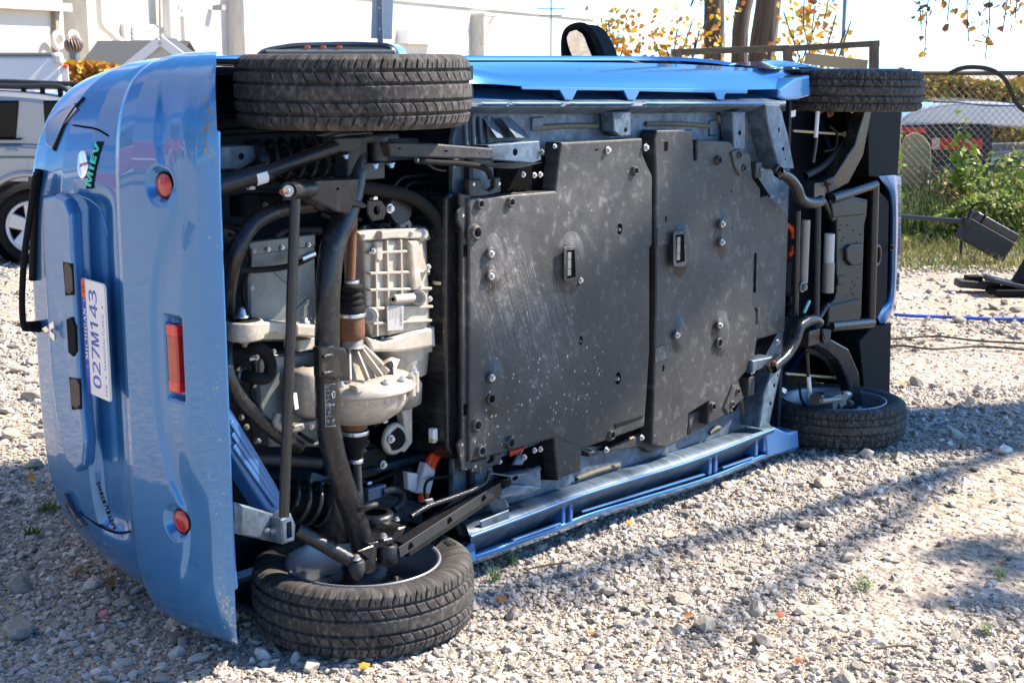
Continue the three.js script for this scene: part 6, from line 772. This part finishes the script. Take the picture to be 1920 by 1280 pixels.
{ // black case on its pole, and plastic debris
  const p = gd(1852, 492); const g = thing('black_case', 'black hard case with strap tipped over on the grass edge', 'case', null, V(p.x, groundY(p.x, p.z) + .02, p.z)); const k = depth(p) / FPX; g.rotation.set(0, -YAW, 0); const t = new THREE.Group(); const W = 92 * k, H = 44 * k, Dp = .2; const body = part('case_body', place(boxG(W, H * 1.0, Dp, .012, 2).rotateZ(-.5), V(0, .15, -.1)), M('#1d1f22', .5), g); part('case_lid', place(boxG(W * 1.02, H * .38, Dp * 1.03, .014, 2).rotateZ(-.5), V(Math.sin(.5) * H * .66, .15 + Math.cos(.5) * H * .66, -.1)), M('#2a2d33', .12), g); part('case_band', place(boxG(W * 1.025, .008, Dp * 1.035, .002).rotateZ(-.5), V(Math.sin(.5) * H * .45, .15 + Math.cos(.5) * H * .45, -.1)), M('#a09c92', .5, .3), g); part('case_strap', place(boxG(.018, H * .42, Dp * 1.06, .003).rotateZ(-.5), V(Math.sin(.5) * H * .66 - W * .34 * Math.cos(.5), .15 + Math.cos(.5) * H * .66 + W * .34 * Math.sin(.5), -.1)), mBlackPlastic, g); part('case_handle', tubeG([V(-.14, .30, -.08), V(-.10, .40, -.08), V(-.02, .42, -.08), V(.03, .36, -.08)], .007, 6), mBlackPlastic, g);
  const q = atD(1670, 404, 10.9), r = atD(1806, 414, 10.75); solo('steel_pole', cylG(q, r, .017, .017, 12), M('#4a5058', .45, .5), 'grey steel pole held out sideways above the grass beside the black case', 'pole'); solo('pole_prop', cylG(atD(1806, 414, 10.75).setY(-.05), atD(1806, 408, 10.75), .012, .012, 10), M('#3a3e44', .5, .4), 'short dark stake propping the end of the steel pole', 'stake');
  const d1 = gd(1832, 543), a = thing('plastic_debris', 'small broken black plastic trim piece lying on the gravel', 'debris', null, V(d1.x, groundY(d1.x, d1.z) + .01, d1.z)); a.rotation.y = -YAW; part('trim_piece', place(boxG(.27, .05, .12, .01).rotateZ(-.08), V(0, .04, 0)), M('#3b3630', .6), a); part('trim_clip', place(boxG(.10, .04, .09, .006), V(-.02, .075, -.02)), mBlackPlastic, a); part('trim_edge', place(boxG(.012, .075, .02, .003).rotateZ(.6), V(.04, .085, .03)), mSleeve, a);
  const d2 = gd(1905, 548), b = thing('plastic_debris', 'large broken black plastic panel with a raised flap at the right edge', 'debris', null, V(d2.x, groundY(d2.x, d2.z) + .01, d2.z)); b.rotation.y = -YAW; part('panel_piece', place(boxG(.34, .03, .2, .008).rotateZ(-.22), V(-.02, .06, 0)), M('#22242a', .3), b); part('raised_flap', place(boxG(.04, .26, .2, .008).rotateZ(-.5), V(.08, .14, -.05)), mBlackPlastic, b); part('panel_base', place(boxG(.42, .04, .22, .01), V(.04, .02, .02)), mBlackPlastic, b);
}
//TREE0
// tree standing right of the picture; its limbs throw the soft streaks on the battery cover and the gravel
{
  const base = V(2.75 + 13.1 * SUN.x, 0, 13.1 * SUN.z), g = thing('shade_tree', 'tall half bare tree beyond the right of the yard whose shade streaks the gravel', 'tree', null, base); const T = [V(0, -.1, 0), V(.02, 3.5, .02), V(-.08, 6, .02), V(-.1, 9, .03), V(-.15, 12.5, .06)];
  part('trunk', trunkG(T, .38, .34), mBark, g);
  const at2 = (q, t) => q.clone().addScaledVector(SUN, t * 1.25).sub(base);
  const limb = (pts, r0, r1, root) => { const v = pts; part('limb', trunkG(root ? [root, ...v] : v, r0, r1), mBark, g); };
  const pan = (x, y) => at(x, y, .07);
  limb([at2(pan(1310, 290), 10.6), at2(pan(1272, 400), 10.4), at2(pan(1218, 486), 10.2), at2(pan(1130, 562), 10), at2(pan(1035, 635), 9.8), at2(pan(930, 690), 9.6), at2(pan(850, 730), 9.4)], .11, .09, V(-.12, 9.6, .04));
  limb([at2(pan(1440, 455), 10.6), at2(pan(1325, 526), 10.4), at2(pan(1235, 620), 10.2), at2(pan(1150, 712), 10), at2(pan(1050, 800), 9.8), at2(pan(930, 850), 9.6)], .10, .085, V(-.12, 8.8, .04));
  limb([at2(gd(1909, 833), 9), at2(gd(1650, 985), 9.6), at2(gd(1412, 1131), 10.3), at2(gd(1280, 1215), 10.6)], .045, .03, V(-.1, 6.4, .03));
  limb([at2(gd(1500, 960), 9.6), at2(gd(1200, 1040), 10.4), at2(gd(1000, 1085), 11), at2(gd(860, 1120), 11.4)], .05, .035, V(-.1, 7.8, .03));
  const cl = []; const puff = (p, t, n, r) => { const c = at2(p, t); for (let k = 0; k < n; k++) cl.push(c.clone().add(V(rr(-r, r), rr(-r, r) * .6, rr(-r, r)))); };
  puff(gd(1010, 1080), 11, 16, .28); puff(gd(1130, 1045), 10.6, 10, .25); puff(gd(930, 1110), 11.2, 12, .2); puff(gd(1855, 1038), 8.4, 40, .14); puff(gd(1905, 1040), 8.3, 46, .14); puff(gd(1885, 1122), 8.0, 50, .13); puff(pan(1180, 450), 10.5, 6, .3); puff(pan(1000, 760), 10.2, 8, .3);
  const m = part('foliage', leafGeo(cl.length, k => cl[k], ['#8a5a34', '#a0733c', '#7a4a30', '#b08a3c'], .12, .8), mLeaf, g); m.userData.kind = 'stuff';
  // second tree, nearer, whose drooping twigs hang into the upper right corner
  const b2 = atD(2620, 113.4, 13.5); b2.y = 0; const g2 = thing('maple_tree', 'tree with drooping brown leaved twigs hanging above the fence', 'tree', null, b2); part('trunk', trunkG([V(0, -.1, 0), V(.05, 2.4, 0), V(-.1, 5, 0), V(-.1, 7, 0)], .22, .12), mBark, g2);
  const over = [V(-.1, 4.6, 0), atD(2200, -420, 11).sub(b2), atD(1900, -300, 9).sub(b2), atD(1500, -240, 9.4).sub(b2)]; part('limb', trunkG(over, .09, .02), mBark, g2); const oc = new THREE.CatmullRomCurve3(over);
  const tw = [], lv = []; for (const [x, y1, D, s] of [[1722, 58, 8.6, .6], [1738, 108, 8.6, .58], [1812, 78, 8.5, .5], [1850, 112, 8.6, .47], [1882, 60, 8.6, .44], [1905, 34, 8.5, .42], [1548, 36, 9.2, .85], [1505, 52, 9.4, .9], [1780, 40, 8.6, .53]]) { const a = atD(x + rr(6, 20), -70, D), b = atD(x + rr(-6, 10), (y1 - 70) / 2, D), c = atD(x + rr(-8, 8), y1, D); const loc = [a, b, c].map(p => p.sub(b2)); tw.push(tubeG([oc.getPoint(s), ...loc], .004, 4, 14)); const n = x < 1600 ? 22 : 20; for (let k = 0; k < n; k++) lv.push(loc[1].clone().lerp(k % 2 ? loc[2] : loc[0], rnd()).add(V(rr(-.05, .05), rr(-.05, .03), rr(-.05, .05)))); }
  part('drooping_twigs', merge(tw), mBark, g2); const m2 = part('foliage', leafGeo(lv.length, k => lv[k], ['#7a4a3a', '#8e5a3c', '#a87a34', '#c79a34'], .06, .8), mLeaf, g2); m2.userData.kind = 'stuff';
}
//TREE1
// what the blue paint mirrors: things across the yard behind and left of the viewer
{
  const box = (name, label, cat, x, z, ry) => { const g = thing(name, label, cat, null, V(x, 0, z)); g.rotation.y = ry; return g; };
  const t = box('red_truck', 'red utility truck parked across the yard, seen only mirrored in the bumper', 'truck', -17, -20, .75), red = MP('#a81420', .35, .1, { clearcoat: 1 });
  bxp('cab', red, t, 1.2, 3.0, .6, 2.5, -1.1, 1.1, .15); bxp('truck_body', red, t, -3.2, 1.1, .7, 2.9, -1.15, 1.15, .06); bxp('windscreen', mGlassDark, t, 2.95, 3.03, 1.6, 2.3, -.95, .95, .02); bxp('body_stripe', mWhite, t, -3.1, 1.0, 1.3, 1.45, 1.14, 1.17, .004); for (const x of [-2.2, 2.1]) for (const z of [-1, 1]) part('truck_wheel', place(new THREE.CylinderGeometry(.48, .48, .3, 24).rotateX(Math.PI / 2), V(x, .48, z)), mRubber, t);
  const w = box('low_warehouse', 'long low warehouse far across the yard, seen only mirrored in the bumper', 'building', -30, -38, .7); bxp('wall', mWall, w, -22, 22, 0, 4, -5, 5, .05); bxp('roof_edge', M('#8b8f94', .7), w, -22.3, 22.3, 4, 4.5, -5.3, 5.3, .05); for (let k = 0; k < 6; k++) bxp('loading_door', M('#5b6068', .6), w, -19 + k * 7, -15.5 + k * 7, 0, 3, 4.98, 5.06, .02);
  for (const [x, z, h] of [[-24, -18, 6], [-28, -10, 7], [-34, -24, 8], [-20, -30, 6]]) { const g = box('roadside_tree', 'green tree far across the yard, seen only mirrored in the paint', 'tree', x, z, 0); g.userData.group = 'trees across the yard'; part('trunk', trunkG([V(0, -.1, 0), V(.1, h * .3, 0), V(0, h * .7, .1)], .25, .1), mBark, g); const m = part('crown', leafGeo(900, () => { const a = rnd() * 6.28, b = rr(-1, 1), r = Math.cbrt(rnd()) * h * .36; const s = Math.sqrt(1 - b * b); return V(r * s * Math.cos(a), h * .7 + r * b * 1.1, r * s * Math.sin(a)); }, ['#4f6a2c', '#5f7a30', '#7d8434'], .5), mLeaf, g); m.userData.kind = 'stuff'; }
}
renderer.render(scene, camera);
